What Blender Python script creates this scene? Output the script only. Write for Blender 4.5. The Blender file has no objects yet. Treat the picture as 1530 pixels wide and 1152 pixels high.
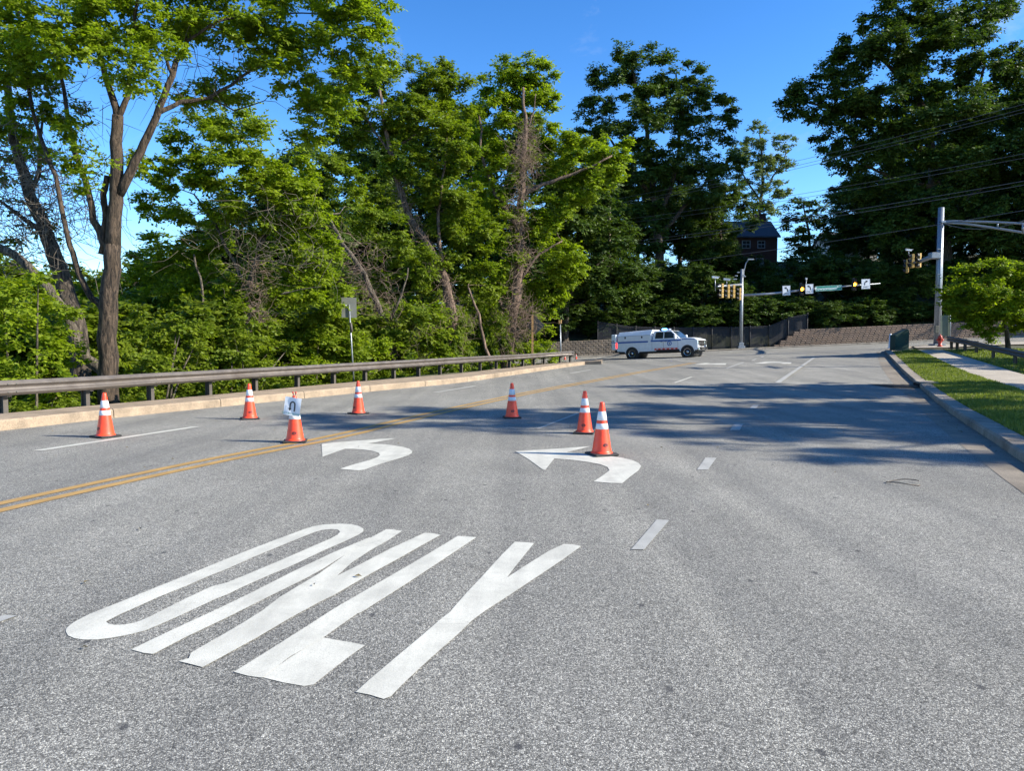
import bpy, math, random
import numpy as np
from mathutils import Vector, Matrix
R = math.radians
random.seed(7)
rng = np.random.default_rng(7)
scene = bpy.context.scene
col = scene.collection

# ------------------------------------------------------------ camera, sky, sun, exposure
F_PX, CX, CY, PITCH, EYE = 1100.0, 765.0, 576.0, math.atan(59 / 1100.0), 1.55
cam_d = bpy.data.cameras.new('camera'); cam = bpy.data.objects.new('camera', cam_d); col.objects.link(cam)
cam.location = (0, 0, EYE); cam.rotation_euler = (math.pi / 2 - PITCH, 0, 0)
cam_d.sensor_width = 36; cam_d.sensor_fit = 'HORIZONTAL'; cam_d.lens = F_PX / 1530 * 36
cam_d.clip_start = 0.05; cam_d.clip_end = 3000
scene.camera = cam
SUN_EL, SUN_AZ = 31.0, 100.5            # azimuth clockwise from +Y
world = bpy.data.worlds.new('World'); scene.world = world; world.use_nodes = True
wn, wl = world.node_tree.nodes, world.node_tree.links
wn.clear()
wo = wn.new('ShaderNodeOutputWorld'); bg = wn.new('ShaderNodeBackground'); sky = wn.new('ShaderNodeTexSky')
sky.sky_type = 'NISHITA'; sky.sun_disc = False; sky.sun_elevation = R(SUN_EL); sky.sun_rotation = R(SUN_AZ)
sky.altitude = 100; sky.air_density = 1.0; sky.dust_density = 0.05; sky.ozone_density = 3.2
hs = wn.new('ShaderNodeHueSaturation'); hs.inputs['Saturation'].default_value = 1.16; hs.inputs['Value'].default_value = 1.0
hs.inputs['Hue'].default_value = 0.503
gm = wn.new('ShaderNodeGamma'); gm.inputs['Gamma'].default_value = 1.28
wl.new(sky.outputs[0], gm.inputs['Color']); wl.new(gm.outputs[0], hs.inputs['Color'])
tc = wn.new('ShaderNodeTexCoord'); mp = wn.new('ShaderNodeMapping'); mp.inputs['Scale'].default_value = (2.2, 2.2, 6.0)
wl.new(tc.outputs['Generated'], mp.inputs['Vector'])
cn = wn.new('ShaderNodeTexNoise'); cn.inputs['Scale'].default_value = 1.5; cn.inputs['Detail'].default_value = 7; cn.inputs['Roughness'].default_value = 0.6
cn.inputs['Distortion'].default_value = 0.6
wl.new(mp.outputs[0], cn.inputs['Vector'])
cr = wn.new('ShaderNodeValToRGB'); cr.color_ramp.elements[0].position = 0.60; cr.color_ramp.elements[1].position = 0.86
cr.color_ramp.elements[0].color = (0, 0, 0, 1); cr.color_ramp.elements[1].color = (0.55, 0.55, 0.55, 1)
wl.new(cn.outputs['Fac'], cr.inputs[0])
cm = wn.new('ShaderNodeMix'); cm.data_type = 'RGBA'; cm.inputs['B'].default_value = (5.2, 5.6, 6.4, 1)
wl.new(cr.outputs[0], cm.inputs['Factor']); wl.new(hs.outputs[0], cm.inputs['A'])
wl.new(cm.outputs['Result'], bg.inputs['Color']); bg.inputs['Strength'].default_value = 0.080
wl.new(bg.outputs[0], wo.inputs[0])
sd = bpy.data.lights.new('sun', 'SUN'); sun = bpy.data.objects.new('sun', sd); col.objects.link(sun)
sd.energy = 4.6; sd.angle = R(0.53); sd.color = (1.0, 0.94, 0.80)
to_sun = Vector((math.sin(R(SUN_AZ)) * math.cos(R(SUN_EL)), math.cos(R(SUN_AZ)) * math.cos(R(SUN_EL)), math.sin(R(SUN_EL))))
sun.rotation_euler = to_sun.to_track_quat('Z', 'Y').to_euler()
scene.view_settings.view_transform = 'Standard'; scene.view_settings.look = 'None'
scene.view_settings.gamma = 1; scene.view_settings.use_curve_mapping = False
scene.view_settings.exposure = 1.2

# ------------------------------------------------------------ terrain height and sight lines
def ss(t):
    t = min(1.0, max(0.0, t)); return t * t * (3 - 2 * t)
def H(X, Y):                             # height of the road surface
    Xc = min(60.0, max(0.0, X))
    return 0.17 * ss((Y - 16) / 22) + ss((Y - 25) / 25) * 0.045 * Xc + 0.010 * min(40, max(Y - 50, 0))
cp_, sp_ = math.cos(PITCH), math.sin(PITCH)
def ray(px, py):
    u, v = (px - CX) / F_PX, (CY - py) / F_PX
    d = Vector((u, cp_ + v * sp_, -sp_ + v * cp_)); return d / d.y
def at(px, py, Y):                       # the point seen at a pixel, Y metres ahead
    d = ray(px, py); return Vector((d.x * Y, Y, EYE + d.z * Y))
def gp(px, py, h=0.0, lo=2.0):           # the point of the ground (raised by h) seen at a pixel
    d = ray(px, py); y = lo; step = 0.25
    while y < 120:
        if EYE + d.z * y < H(d.x * y, y) + h: break
        y += step
    a, b = y - step, y
    for _ in range(24):
        m = (a + b) / 2
        if EYE + d.z * m < H(d.x * m, m) + h: b = m
        else: a = m
    return Vector((d.x * b, b, H(d.x * b, b) + h))
def hill(X, Y):                          # rise of the wooded bank behind the cross street
    return (1.15 + 0.27 * min(max(Y - 66, 0), 36)) * ss((X + 30) / 34) if Y > 66.3 else 0
def G(X, Y):                             # open ground beside the road
    lat = 0.930 * X - 0.366 * Y
    if Y > 64.5: return H(X, Y) + hill(X, Y)
    if Y > 49.5: return H(X, Y) - 0.4 if X > 3.5 or (Y > 54 and X > -2.5) else H(X, Y) + 0.02 - 2.0 * ss((-2.5 - X) / 12)
    edge = -14.3 if Y < 30 else -14.3 + 0.02 * (Y - 30) ** 1.2
    if lat < edge - 0.4: return H(X, Y) + 0.10 - 2.6 * ss((edge - 1.2 - lat) / 11)
    if lat > 4.8 + ss((Y - 10) / 20) * 1.3: return H(X, Y) + 0.07
    return H(X, Y) - 0.4

# ------------------------------------------------------------ mesh helpers
def tag(o, label=None, cat=None, group=None, kind=None):
    if label: o['label'] = label
    if cat: o['category'] = cat
    if group: o['group'] = group
    if kind: o['kind'] = kind
    return o
def empty(name, loc=(0, 0, 0), rz=0, label=None, cat=None, group=None, kind=None):
    o = bpy.data.objects.new(name, None); col.objects.link(o); o.empty_display_size = 0.2
    o.location = loc; o.rotation_euler = (0, 0, rz)
    return tag(o, label, cat, group, kind)
def wloc(o):
    v = Vector((0, 0, 0))
    while o is not None: v = v + o.location; o = o.parent
    return v
class MB:
    def __init__(s): s.v = []; s.f = []; s.sm = []
    def add(s, vs, fs, smooth=False, M=None):
        b = len(s.v)
        for p in vs:
            p = Vector(p)
            s.v.append(M @ p if M is not None else p)
        for f in fs: s.f.append([i + b for i in f]); s.sm.append(smooth)
        return s
    def box(s, c, d, M=None, bev=0.0):
        x, y, z = d[0] / 2, d[1] / 2, d[2] / 2
        if bev <= 0:
            vs = [(c[0] + i * x, c[1] + j * y, c[2] + k * z) for i in (-1, 1) for j in (-1, 1) for k in (-1, 1)]
            return s.add(vs, [(0, 1, 3, 2), (4, 6, 7, 5), (0, 4, 5, 1), (2, 3, 7, 6), (0, 2, 6, 4), (1, 5, 7, 3)], False, M)
        rings = []
        for kz, ins in ((-z, bev), (-z + bev, 0), (z - bev, 0), (z, bev)):
            a, b = x - ins, y - ins; e = bev if ins == 0 else bev * .6
            rings.append([(c[0] + p, c[1] + q, c[2] + kz) for p, q in ((a - e, b), (-a + e, b), (-a, b - e), (-a, -b + e), (-a + e, -b), (a - e, -b), (a, -b + e), (a, b - e))])
        return s.loft(rings, True, True, False, M)
    def loft(s, rings, cap0=False, cap1=False, smooth=True, M=None, closed=True):
        n = len(rings[0]); vs = [p for r in rings for p in r]; fs = []
        m = n if closed else n - 1
        for i in range(len(rings) - 1):
            for j in range(m):
                k = (j + 1) % n
                fs.append((i * n + j, i * n + k, (i + 1) * n + k, (i + 1) * n + j))
        s.add(vs, fs, smooth, M)
        b = len(s.v) - len(vs)
        if cap0: s.f.append([b + j for j in range(n)][::-1]); s.sm.append(False)
        if cap1: s.f.append([b + (len(rings) - 1) * n + j for j in range(n)]); s.sm.append(False)
        return s
    def tube(s, pts, rad, n=8, cap=True, M=None, smooth=True):
        pts = [Vector(p) for p in pts]
        if not hasattr(rad, '__len__'): rad = [rad] * len(pts)
        rings = []; prev = None
        for i, p in enumerate(pts):
            t = (pts[min(i + 1, len(pts) - 1)] - pts[max(i - 1, 0)])
            if t.length < 1e-9: t = Vector((0, 0, 1))
            t.normalize()
            if prev is None:
                a = t.cross(Vector((0, 0, 1)))
                if a.length < 0.1: a = t.cross(Vector((1, 0, 0)))
            else: a = prev - t * prev.dot(t)
            a.normalize(); prev = a; b = t.cross(a)
            rings.append([p + (a * math.cos(q) + b * math.sin(q)) * rad[i] for q in [2 * math.pi * j / n for j in range(n)]])
        return s.loft(rings, cap, cap, smooth, M)
    def lathe(s, prof, n=20, c=(0, 0, 0), M=None, cap0=True, cap1=True, smooth=True):
        rings = [[(c[0] + r * math.cos(2 * math.pi * j / n), c[1] + r * math.sin(2 * math.pi * j / n), c[2] + z) for j in range(n)] for r, z in prof]
        return s.loft(rings, cap0, cap1, smooth, M)
    def prism(s, outline, d0, d1, f, M=None, smooth=False):     # f(a, b, d) -> point
        n = len(outline)
        vs = [f(a, b, d0) for a, b in outline] + [f(a, b, d1) for a, b in outline]
        fs = [list(range(n))[::-1], [n + i for i in range(n)]] + [(i, (i + 1) % n, n + (i + 1) % n, n + i) for i in range(n)]
        return s.add(vs, fs, smooth, M)
    def build(s, name, m, parent=None, local=False, label=None, kind=None, tri=False):
        off = Vector((0, 0, 0)) if (local or parent is None) else wloc(parent)
        me = bpy.data.meshes.new(name)
        me.from_pydata([tuple(p - off) for p in s.v], [], s.f)
        me.polygons.foreach_set('use_smooth', s.sm)
        if m is not None: me.materials.append(m)
        me.update()
        o = bpy.data.objects.new(name, me); col.objects.link(o)
        if parent is not None: o.parent = parent
        return tag(o, label, None, None, kind)
def link_mesh(name, me, parent=None, loc=(0, 0, 0), rot=(0, 0, 0), scale=None):
    o = bpy.data.objects.new(name, me); col.objects.link(o)
    o.parent = parent; o.location = loc; o.rotation_euler = rot
    if scale: o.scale = scale
    return o
def copy_tree(o, parent=None):
    c = o.copy(); col.objects.link(c); c.parent = parent
    for ch in list(o.children): copy_tree(ch, c)
    return c
def np_mesh(name, V, Fq, m, smooth=False, tint=None):
    me = bpy.data.meshes.new(name); k = Fq.shape[1]
    me.vertices.add(len(V)); me.vertices.foreach_set('co', V.astype(np.float32).ravel())
    me.loops.add(Fq.size); me.loops.foreach_set('vertex_index', Fq.astype(np.int32).ravel())
    me.polygons.add(len(Fq)); me.polygons.foreach_set('loop_start', np.arange(0, Fq.size, k, dtype=np.int32))
    me.polygons.foreach_set('loop_total', np.full(len(Fq), k, dtype=np.int32))
    me.polygons.foreach_set('use_smooth', np.full(len(Fq), smooth))
    if tint is not None:
        a = me.attributes.new('tint', 'FLOAT', 'POINT'); a.data.foreach_set('value', tint.astype(np.float32))
    me.materials.append(m); me.update(calc_edges=True)
    return me
def strip(mb, A, B, n=1):                # ribbon between two polylines of equal length
    vs = []; fs = []
    for a, b in zip(A, B):
        for k in range(n + 1): vs.append(Vector(a).lerp(Vector(b), k / n))
    for i in range(len(A) - 1):
        for k in range(n):
            p = i * (n + 1) + k; fs.append((p, p + 1, p + n + 2, p + n + 1))
    mb.add(vs, fs)
def resample(P, n=None, step=None):
    P = [Vector(p) for p in P]; L = [0.0]
    for i in range(1, len(P)): L.append(L[-1] + (P[i] - P[i - 1]).length)
    if n is None: n = max(2, int(round(L[-1] / step)) + 1)
    out = []
    for k in range(n):
        s = L[-1] * k / (n - 1); i = 1
        while i < len(P) - 1 and L[i] < s: i += 1
        t = (s - L[i - 1]) / max(1e-9, L[i] - L[i - 1]); out.append(P[i - 1].lerp(P[i], t))
    return out
def drape(P, h): return [Vector((p.x, p.y, H(p.x, p.y) + h)) for p in P]
def smooth_line(P, k=2):
    for _ in range(k):
        Q = [P[0]]
        for a, b in zip(P[:-1], P[1:]): Q += [a.lerp(b, .25), a.lerp(b, .75)]
        P = Q + [P[-1]]
    return P

# ------------------------------------------------------------ materials
def new_mat(name):
    m = bpy.data.materials.new(name); m.use_nodes = True
    nt = m.node_tree; return m, nt.nodes, nt.links, nt.nodes['Principled BSDF']
def noise(nd, ln, vec, scale, detail=4, rough=0.6, dist=0):
    n = nd.new('ShaderNodeTexNoise'); n.inputs['Scale'].default_value = scale; n.inputs['Detail'].default_value = detail
    n.inputs['Roughness'].default_value = rough; n.inputs['Distortion'].default_value = dist
    if vec is not None: ln.new(vec, n.inputs['Vector'])
    return n.outputs['Fac']
def ramp(nd, ln, fac, stops):
    r = nd.new('ShaderNodeValToRGB'); e = r.color_ramp.elements
    while len(e) < len(stops): e.new(0.5)
    for i, (p, c) in enumerate(stops):
        e[i].position = p; e[i].color = (c, c, c, 1) if not hasattr(c, '__len__') else (*c[:3], 1)
    ln.new(fac, r.inputs[0]); return r.outputs[0]
def mix(nd, ln, fac, a, b, mode='MIX'):
    x = nd.new('ShaderNodeMix'); x.data_type = 'RGBA'; x.blend_type = mode
    for v, s in ((fac, 'Factor'), (a, 'A'), (b, 'B')):
        if isinstance(v, (int, float)): x.inputs[s].default_value = v
        elif isinstance(v, tuple): x.inputs[s].default_value = (*v[:3], 1)
        else: ln.new(v, x.inputs[s])
    return x.outputs['Result']
def mapped(nd, ln, scale=(1, 1, 1), rot=(0, 0, 0), src='Object'):
    if src == 'Position':
        t = nd.new('ShaderNodeNewGeometry'); o = t.outputs['Position']
    else:
        t = nd.new('ShaderNodeTexCoord'); o = t.outputs[src]
    m = nd.new('ShaderNodeMapping'); m.inputs['Scale'].default_value = scale; m.inputs['Rotation'].default_value = rot
    ln.new(o, m.inputs['Vector']); return m.outputs[0]
def bump(nd, ln, bsdf, h, strength=0.3, dist=0.01):
    b = nd.new('ShaderNodeBump'); b.inputs['Strength'].default_value = strength; b.inputs['Distance'].default_value = dist
    ln.new(h, b.inputs['Height']); ln.new(b.outputs[0], bsdf.inputs['Normal'])
def worn(name, c, rough=0.6, metal=0.0, scale=6, var=0.25, bmp=0.15, dirt=None, dirt_amt=0.5, grain=0):
    m, nd, ln, b = new_mat(name)
    v = mapped(nd, ln)
    n1 = noise(nd, ln, v, scale, 6, 0.65)
    lo = tuple(x * (1 - var) for x in c); hi = tuple(min(1, x * (1 + var)) for x in c)
    k = ramp(nd, ln, n1, [(0.3, lo), (0.7, hi)])
    if dirt:
        n2 = noise(nd, ln, v, scale * .37, 7, 0.7, 0.4)
        k = mix(nd, ln, ramp(nd, ln, n2, [(0.48, 0.0), (0.72, dirt_amt)]), k, dirt)
    if grain:
        n3 = noise(nd, ln, v, grain, 2, 0.6)
        k = mix(nd, ln, 0.55, k, ramp(nd, ln, n3, [(0.3, 0.25), (0.7, 0.8)]), 'OVERLAY')
    ln.new(k, b.inputs['Base Color']); b.inputs['Metallic'].default_value = metal
    rr = ramp(nd, ln, n1, [(0.3, max(0.03, rough - .1)), (0.7, min(1, rough + .1))]); ln.new(rr, b.inputs['Roughness'])
    if bmp: bump(nd, ln, b, noise(nd, ln, v, (grain or scale * 8), 3), bmp, 0.01)
    return m
def plain(name, c, rough=0.5, metal=0.0, emit=0, alpha=None, ecol=None):
    m, nd, ln, b = new_mat(name)
    b.inputs['Base Color'].default_value = (*c, 1); b.inputs['Roughness'].default_value = rough; b.inputs['Metallic'].default_value = metal
    if emit: b.inputs['Emission Color'].default_value = (*(ecol or c), 1); b.inputs['Emission Strength'].default_value = emit
    return m
ROAD_ROT = (0, 0, R(21.5))               # turns the road's own direction onto +Y
def asphalt():
    m, nd, ln, b = new_mat('asphalt')
    v = mapped(nd, ln, (1, 1, 1), (0, 0, 0), 'Position')
    a = nd.new('ShaderNodeTexVoronoi'); a.inputs['Scale'].default_value = 165; ln.new(v, a.inputs['Vector'])
    sep = nd.new('ShaderNodeSeparateColor'); ln.new(a.outputs['Color'], sep.inputs[0])
    stone = ramp(nd, ln, sep.outputs[0], [(0.0, (.118, .114, .104)), (0.35, (.228, .219, .197)), (0.7, (.338, .324, .288)), (1.0, (.58, .552, .48))])
    gap = ramp(nd, ln, a.outputs['Distance'], [(0.3, 1.0), (0.75, 0.45)])
    k = mix(nd, ln, 1.0, stone, gap, 'MULTIPLY')
    a2 = nd.new('ShaderNodeTexVoronoi'); a2.inputs['Scale'].default_value = 95; ln.new(v, a2.inputs['Vector'])
    sep2 = nd.new('ShaderNodeSeparateColor'); ln.new(a2.outputs['Color'], sep2.inputs[0])
    k = mix(nd, ln, 1.0, k, ramp(nd, ln, sep2.outputs[1], [(0.0, 0.68), (1.0, 1.28)]), 'MULTIPLY')
    far = mapped(nd, ln, (1.0, .34, 1), ROAD_ROT, 'Position')
    k = mix(nd, ln, 1.0, k, ramp(nd, ln, noise(nd, ln, far, 75, 3, .8), [(0.3, 0.80), (0.7, 1.20)]), 'MULTIPLY')
    k = mix(nd, ln, 1.0, k, ramp(nd, ln, noise(nd, ln, v, 7, 4, .7), [(0.3, 0.92), (0.7, 1.08)]), 'MULTIPLY')
    tr = mapped(nd, ln, (0.75, 0.035, 1), ROAD_ROT, 'Position')
    k = mix(nd, ln, 1.0, k, ramp(nd, ln, noise(nd, ln, tr, 1.6, 5, .6), [(0.32, (.78, .785, .80)), (0.68, (1.16, 1.155, 1.14))]), 'MULTIPLY')
    k = mix(nd, ln, 1.0, k, ramp(nd, ln, noise(nd, ln, v, 0.45, 5, .6, .3), [(0.35, 0.88), (0.65, 1.10)]), 'MULTIPLY')
    sp = nd.new('ShaderNodeTexVoronoi'); sp.voronoi_dimensions = '2D'; sp.inputs['Scale'].default_value = .72
    vd = mapped(nd, ln, (1.6, 1.0, 1), ROAD_ROT, 'Position'); ln.new(vd, sp.inputs['Vector'])
    dots = ramp(nd, ln, sp.outputs['Distance'], [(0.012, 0.8), (0.026, 0.0)])
    k = mix(nd, ln, dots, k, (.035, .035, .038))
    ln.new(k, b.inputs['Base Color']); b.inputs['Roughness'].default_value = 0.86
    b.inputs['Specular IOR Level'].default_value = 0.35
    hgt = ramp(nd, ln, a.outputs['Distance'], [(0.0, 1.0), (0.8, 0.0)])
    bump(nd, ln, b, hgt, 0.55, 0.004)
    return m
def paint(name, c, wear=0.5):
    m, nd, ln, b = new_mat(name)
    v = mapped(nd, ln, (1, 1, 1), (0, 0, 0), 'Position')
    n = noise(nd, ln, v, 160, 3, .7); n2 = noise(nd, ln, v, 3.2, 6, .65, .5)
    k = ramp(nd, ln, n2, [(0.28, tuple(x * .76 for x in c)), (0.60, c)])
    k = mix(nd, ln, 1.0, k, ramp(nd, ln, n, [(0.3, .80), (.7, 1.08)]), 'MULTIPLY')
    k = mix(nd, ln, 1.0, k, ramp(nd, ln, noise(nd, ln, mapped(nd, ln, (1, .05, 1), ROAD_ROT, 'Position'), 4.5, 5, .7), [(0.35, .88), (.6, 1.03)]), 'MULTIPLY')
    hole = mix(nd, ln, 1.0, ramp(nd, ln, n, [(0.30, 1.0), (0.36 + .02 * wear, 0.0)]), ramp(nd, ln, n2, [(0.30, 0.2), (.62, 1.0)]), 'MULTIPLY')
    k = mix(nd, ln, hole, k, (.16, .16, .16))
    cr_ = nd.new('ShaderNodeTexVoronoi'); cr_.feature = 'DISTANCE_TO_EDGE'; cr_.inputs['Scale'].default_value = 3.1
    ds = nd.new('ShaderNodeVectorMath'); ds.operation = 'MULTIPLY_ADD'
    nn = nd.new('ShaderNodeTexNoise'); nn.inputs['Scale'].default_value = 4; ln.new(v, nn.inputs['Vector'])
    ln.new(nn.outputs['Color'], ds.inputs[0]); ds.inputs[1].default_value = (.35, .35, .35); ln.new(v, ds.inputs[2])
    ln.new(ds.outputs[0], cr_.inputs['Vector'])
    line = ramp(nd, ln, cr_.outputs['Distance'], [(0.004, 1.0), (0.011, 0.0)])
    cm_ = mix(nd, ln, 1.0, line, ramp(nd, ln, noise(nd, ln, v, 1.7, 4), [(.56, 0.0), (.66, .55)]), 'MULTIPLY')
    k = mix(nd, ln, cm_, k, (.12, .11, .10))
    ln.new(k, b.inputs['Base Color']); b.inputs['Roughness'].default_value = 0.62
    bump(nd, ln, b, n, 0.35, 0.003)
    return m
def foliage(name, dark, light, trans=0.38, rough=0.5):
    m, nd, ln, b = new_mat(name)
    at_ = nd.new('ShaderNodeAttribute'); at_.attribute_name = 'tint'
    k = ramp(nd, ln, at_.outputs['Fac'], [(0.0, dark), (0.55, tuple((a + c) / 2 for a, c in zip(dark, light))), (1.0, light)])
    ln.new(k, b.inputs['Base Color']); b.inputs['Roughness'].default_value = rough; b.inputs['Specular IOR Level'].default_value = 0.2
    t = nd.new('ShaderNodeBsdfTranslucent')
    tk = mix(nd, ln, 1.0, k, (1.25, 1.35, 0.45), 'MULTIPLY'); ln.new(tk, t.inputs['Color'])
    ms = nd.new('ShaderNodeMixShader'); ms.inputs[0].default_value = trans
    ln.new(b.outputs[0], ms.inputs[1]); ln.new(t.outputs[0], ms.inputs[2])
    ln.new(ms.outputs[0], nd['Material Output'].inputs['Surface'])
    return m
def bark(name, c):
    m, nd, ln, b = new_mat(name)
    v = mapped(nd, ln, (6, 6, 1.1))
    n = noise(nd, ln, v, 1.7, 8, .75, 1.2)
    k = ramp(nd, ln, n, [(0.42, tuple(x * .22 for x in c)), (0.50, c), (0.60, tuple(min(1, x * 2.1) for x in c))])
    ln.new(k, b.inputs['Base Color']); b.inputs['Roughness'].default_value = 0.95
    bump(nd, ln, b, n, 1.0, 0.10); return m
M = dict(
    asphalt=asphalt(), white_paint=paint('white_paint', (.60, .58, .505)), yellow_paint=paint('yellow_paint', (.46, .275, .085), 1.6),
    faded_paint=paint('faded_paint', (.42, .41, .375), 4),
    kerb=worn('kerb_concrete', (.285, .215, .150), .9, 0, 2.6, .26, .5, (.13, .10, .07), .75, 60),
    kerb_grey=worn('kerb_concrete_grey', (.25, .212, .17), .9, 0, 2.4, .3, .5, (.085, .068, .05), .85, 70),
    gutter=worn('gutter_concrete', (.19, .16, .125), .92, 0, 1.6, .3, .3, (.085, .07, .052), .85, 70),
    slab=worn('pavement_concrete', (.34, .295, .24), .9, 0, 1.6, .16, .25, (.26, .22, .18), .5, 90),
    soil=worn('soil_and_litter', (.060, .060, .028), .95, 0, 1.2, .5, .6, (.035, .055, .012), .9, 20),
    turf=worn('turf_soil', (.060, .095, .020), .95, 0, 3, .4, .6, (.09, .08, .04), .6, 60),
    rail=worn('guardrail_steel', (.145, .125, .112), .5, .35, 3, .16, .1, (.10, .075, .06), .6),
    post=worn('guardrail_post', (.085, .072, .062), .65, .2, 4, .2, .15),
    galv=worn('galvanised_steel', (.27, .29, .32), .42, .55, 9, .14, .06),
    galv_dull=worn('sign_back_metal', (.125, .13, .115), .6, .35, 3, .12, .05, (.11, .11, .10), .5),
    wood=worn('timber_post', (.42, .25, .10), .85, 0, 8, .2, .3),
    pole_wood=worn('utility_pole_wood', (.13, .10, .075), .9, 0, 3, .25, .3),
    wire=plain('wire', (.10, .10, .11), .5, .4), orange=None,
    black=worn('black_rubber', (.022, .021, .021), .75, 0, 12, .3, .2),
    green_box=worn('green_enamel', (.006, .040, .032), .7, 0, 5, .12, .05),
    red=worn('red_enamel', (.42, .045, .03), .4, 0, 12, .15, .05),
    signal_yellow=worn('signal_yellow', (.46, .28, .07), .5, 0, 8, .1, .03),
    signal_black=plain('signal_black', (.012, .012, .013), .5),
    amber=plain('amber_lens', (1.0, .36, .03), .3, 0, 6.0, None, (1.0, .36, .03)),
    dark_lens=plain('dark_lens', (.04, .03, .03), .2),
    sign_white=worn('sign_white', (.70, .72, .76), .45, 0, 6, .04, 0), ink=plain('black_print', (.015, .015, .018), .5),
    sign_green=worn('sign_green', (.012, .22, .16), .4, 0, 6, .06, 0), sign_letter=plain('white_print', (.75, .80, .80), .5),
    teal=plain('teal_print', (.03, .25, .22), .6),
    fence=worn('dark_fence_slat', (.013, .013, .018), .7, 0, 5, .25, .1), 
    block=worn('retaining_block', (.175, .120, .088), .92, 0, 3, .22, .5, (.10, .08, .065), .6, 60),
    block_grey=worn('retaining_block_grey', (.17, .135, .105), .92, 0, 3, .25, .5, (.07, .06, .05), .7, 60),  # greyer than the tan block, with darker and stronger patches
    brick=worn('house_brick', (.085, .040, .032), .9, 0, 8, .25, .3), slate=worn('slate_roof', (.050, .055, .070), .8, 0, 6, .2, .2),
    white_wood=plain('white_joinery', (.32, .34, .37), .6), glass=plain('window_glass', (.02, .025, .03), .08),
    siding=worn('white_siding', (.55, .56, .58), .7, 0, 5, .06, .05),
    bark=bark('bark_brown', (.062, .043, .029)), bark_grey=bark('bark_grey', (.10, .082, .062)), bark_vine=bark('bark_vine_covered', (.13, .088, .065)), bark_dark=bark('bark_dark', (.065, .05, .037)),
    vine=worn('dead_vine_stems', (.20, .140, .105), .95, 0, 7, .35, .2), twig=worn('bare_twigs', (.15, .125, .10), .95, 0, 7, .3, .2),
    leaf_bright=foliage('leaf_bright', (.105, .168, .012), (.290, .355, .020), .52),
    leaf_mid=foliage('leaf_mid', (.078, .130, .012), (.215, .262, .020), .48),
    leaf_deep=foliage('leaf_deep', (.030, .062, .012), (.092, .138, .020), .34),  # dark leaf tone; on the bank it also carries the shade there
    leaf_pale=foliage('leaf_pale', (.085, .130, .045), (.20, .24, .09), .35),
    grass=foliage('grass_blade', (.085, .120, .022), (.235, .260, .065), .40),
)
def cone_mat():
    m, nd, ln, b = new_mat('cone_orange')
    v = mapped(nd, ln); oi_ = nd.new('ShaderNodeObjectInfo'); ad = nd.new('ShaderNodeVectorMath'); ad.operation = 'ADD'; ml = nd.new('ShaderNodeMath'); ml.operation = 'MULTIPLY'; ml.inputs[1].default_value = 37
    ln.new(oi_.outputs['Random'], ml.inputs[0]); ln.new(v, ad.inputs[0]); ln.new(ml.outputs[0], ad.inputs[1]); v = ad.outputs[0]; n = noise(nd, ln, v, 7, 5, .6)
    k = ramp(nd, ln, n, [(0.3, (.76, .050, .016)), (0.7, (.92, .078, .022))])
    sc = noise(nd, ln, v, 22, 6, .75, .8)
    k = mix(nd, ln, ramp(nd, ln, sc, [(0.56, 0.0), (0.70, 0.55)]), k, (.26, .10, .07))
    ln.new(k, b.inputs['Base Color']); b.inputs['Roughness'].default_value = 0.42
    return m
M['orange'] = cone_mat()
M['collar'] = worn('reflective_collar', (.66, .67, .70), .35, 0, 14, .07, .1, (.40, .38, .36), .35)
M['truck_white'] = worn('truck_white', (.72, .74, .77), .25, 0, 3, .03, 0); M['truck_white'].node_tree.nodes['Principled BSDF'].inputs['Coat Weight'].default_value = .6
M['truck_blue'] = plain('truck_stripe_blue', (.02, .10, .36), .3)
M['chrome'] = plain('chrome', (.55, .56, .58), .18, 1.0)
M['tyre'] = worn('tyre', (.018, .018, .019), .85, 0, 20, .2, .2)
M['tail'] = plain('tail_light', (.60, .02, .02), .25, 0, 1.6, None, (.9, .03, .03))
M['blue_lamp'] = plain('blue_beacon', (.05, .18, 1.0), .3, 0, 14, None, (.06, .25, 1.0))
M['red_strip'] = plain('red_reflective', (.62, .05, .03), .4, 0)
M['car_paint'] = plain('car_silver', (.45, .47, .50), .25, .5)

def text_mesh(name, body, size, m, parent, Mx, label=None):
    c = bpy.data.curves.new(name, 'FONT'); c.body = body; c.size = size; c.align_x = 'CENTER'; c.align_y = 'CENTER'; c.offset = size * .012
    t = bpy.data.objects.new(name, c); col.objects.link(t)
    dg = bpy.context.evaluated_depsgraph_get(); me = bpy.data.meshes.new_from_object(t.evaluated_get(dg))
    bpy.data.objects.remove(t); bpy.data.curves.remove(c)
    me.transform(Mx); me.materials.clear(); me.materials.append(m)
    o = bpy.data.objects.new(name, me); col.objects.link(o); o.parent = parent
    return tag(o, label)

# ------------------------------------------------------------ ground sheet
def build_ground():
    xs = list(np.arange(-60, 101, 1.0)); ys = list(np.arange(-30, 131, 1.0))
    xs = [-900, -400, -200, -120, -85] + xs + [115, 150, 220, 400, 900]
    ys = [-900, -400, -150, -60] + ys + [160, 220, 400, 900]
    rr = random.Random(3)
    V = [(x, y, G(x, y) + (rr.uniform(-.08, .08) if (0.93 * x - .366 * y < -17 or y > 68) else 0)) for y in ys for x in xs]
    nx = len(xs); Fs = [(j * nx + i, j * nx + i + 1, (j + 1) * nx + i + 1, (j + 1) * nx + i) for j in range(len(ys) - 1) for i in range(nx - 1)]
    o = MB().add(V, Fs, True).build('ground', M['soil']); tag(o, kind='structure')
build_ground()

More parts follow.
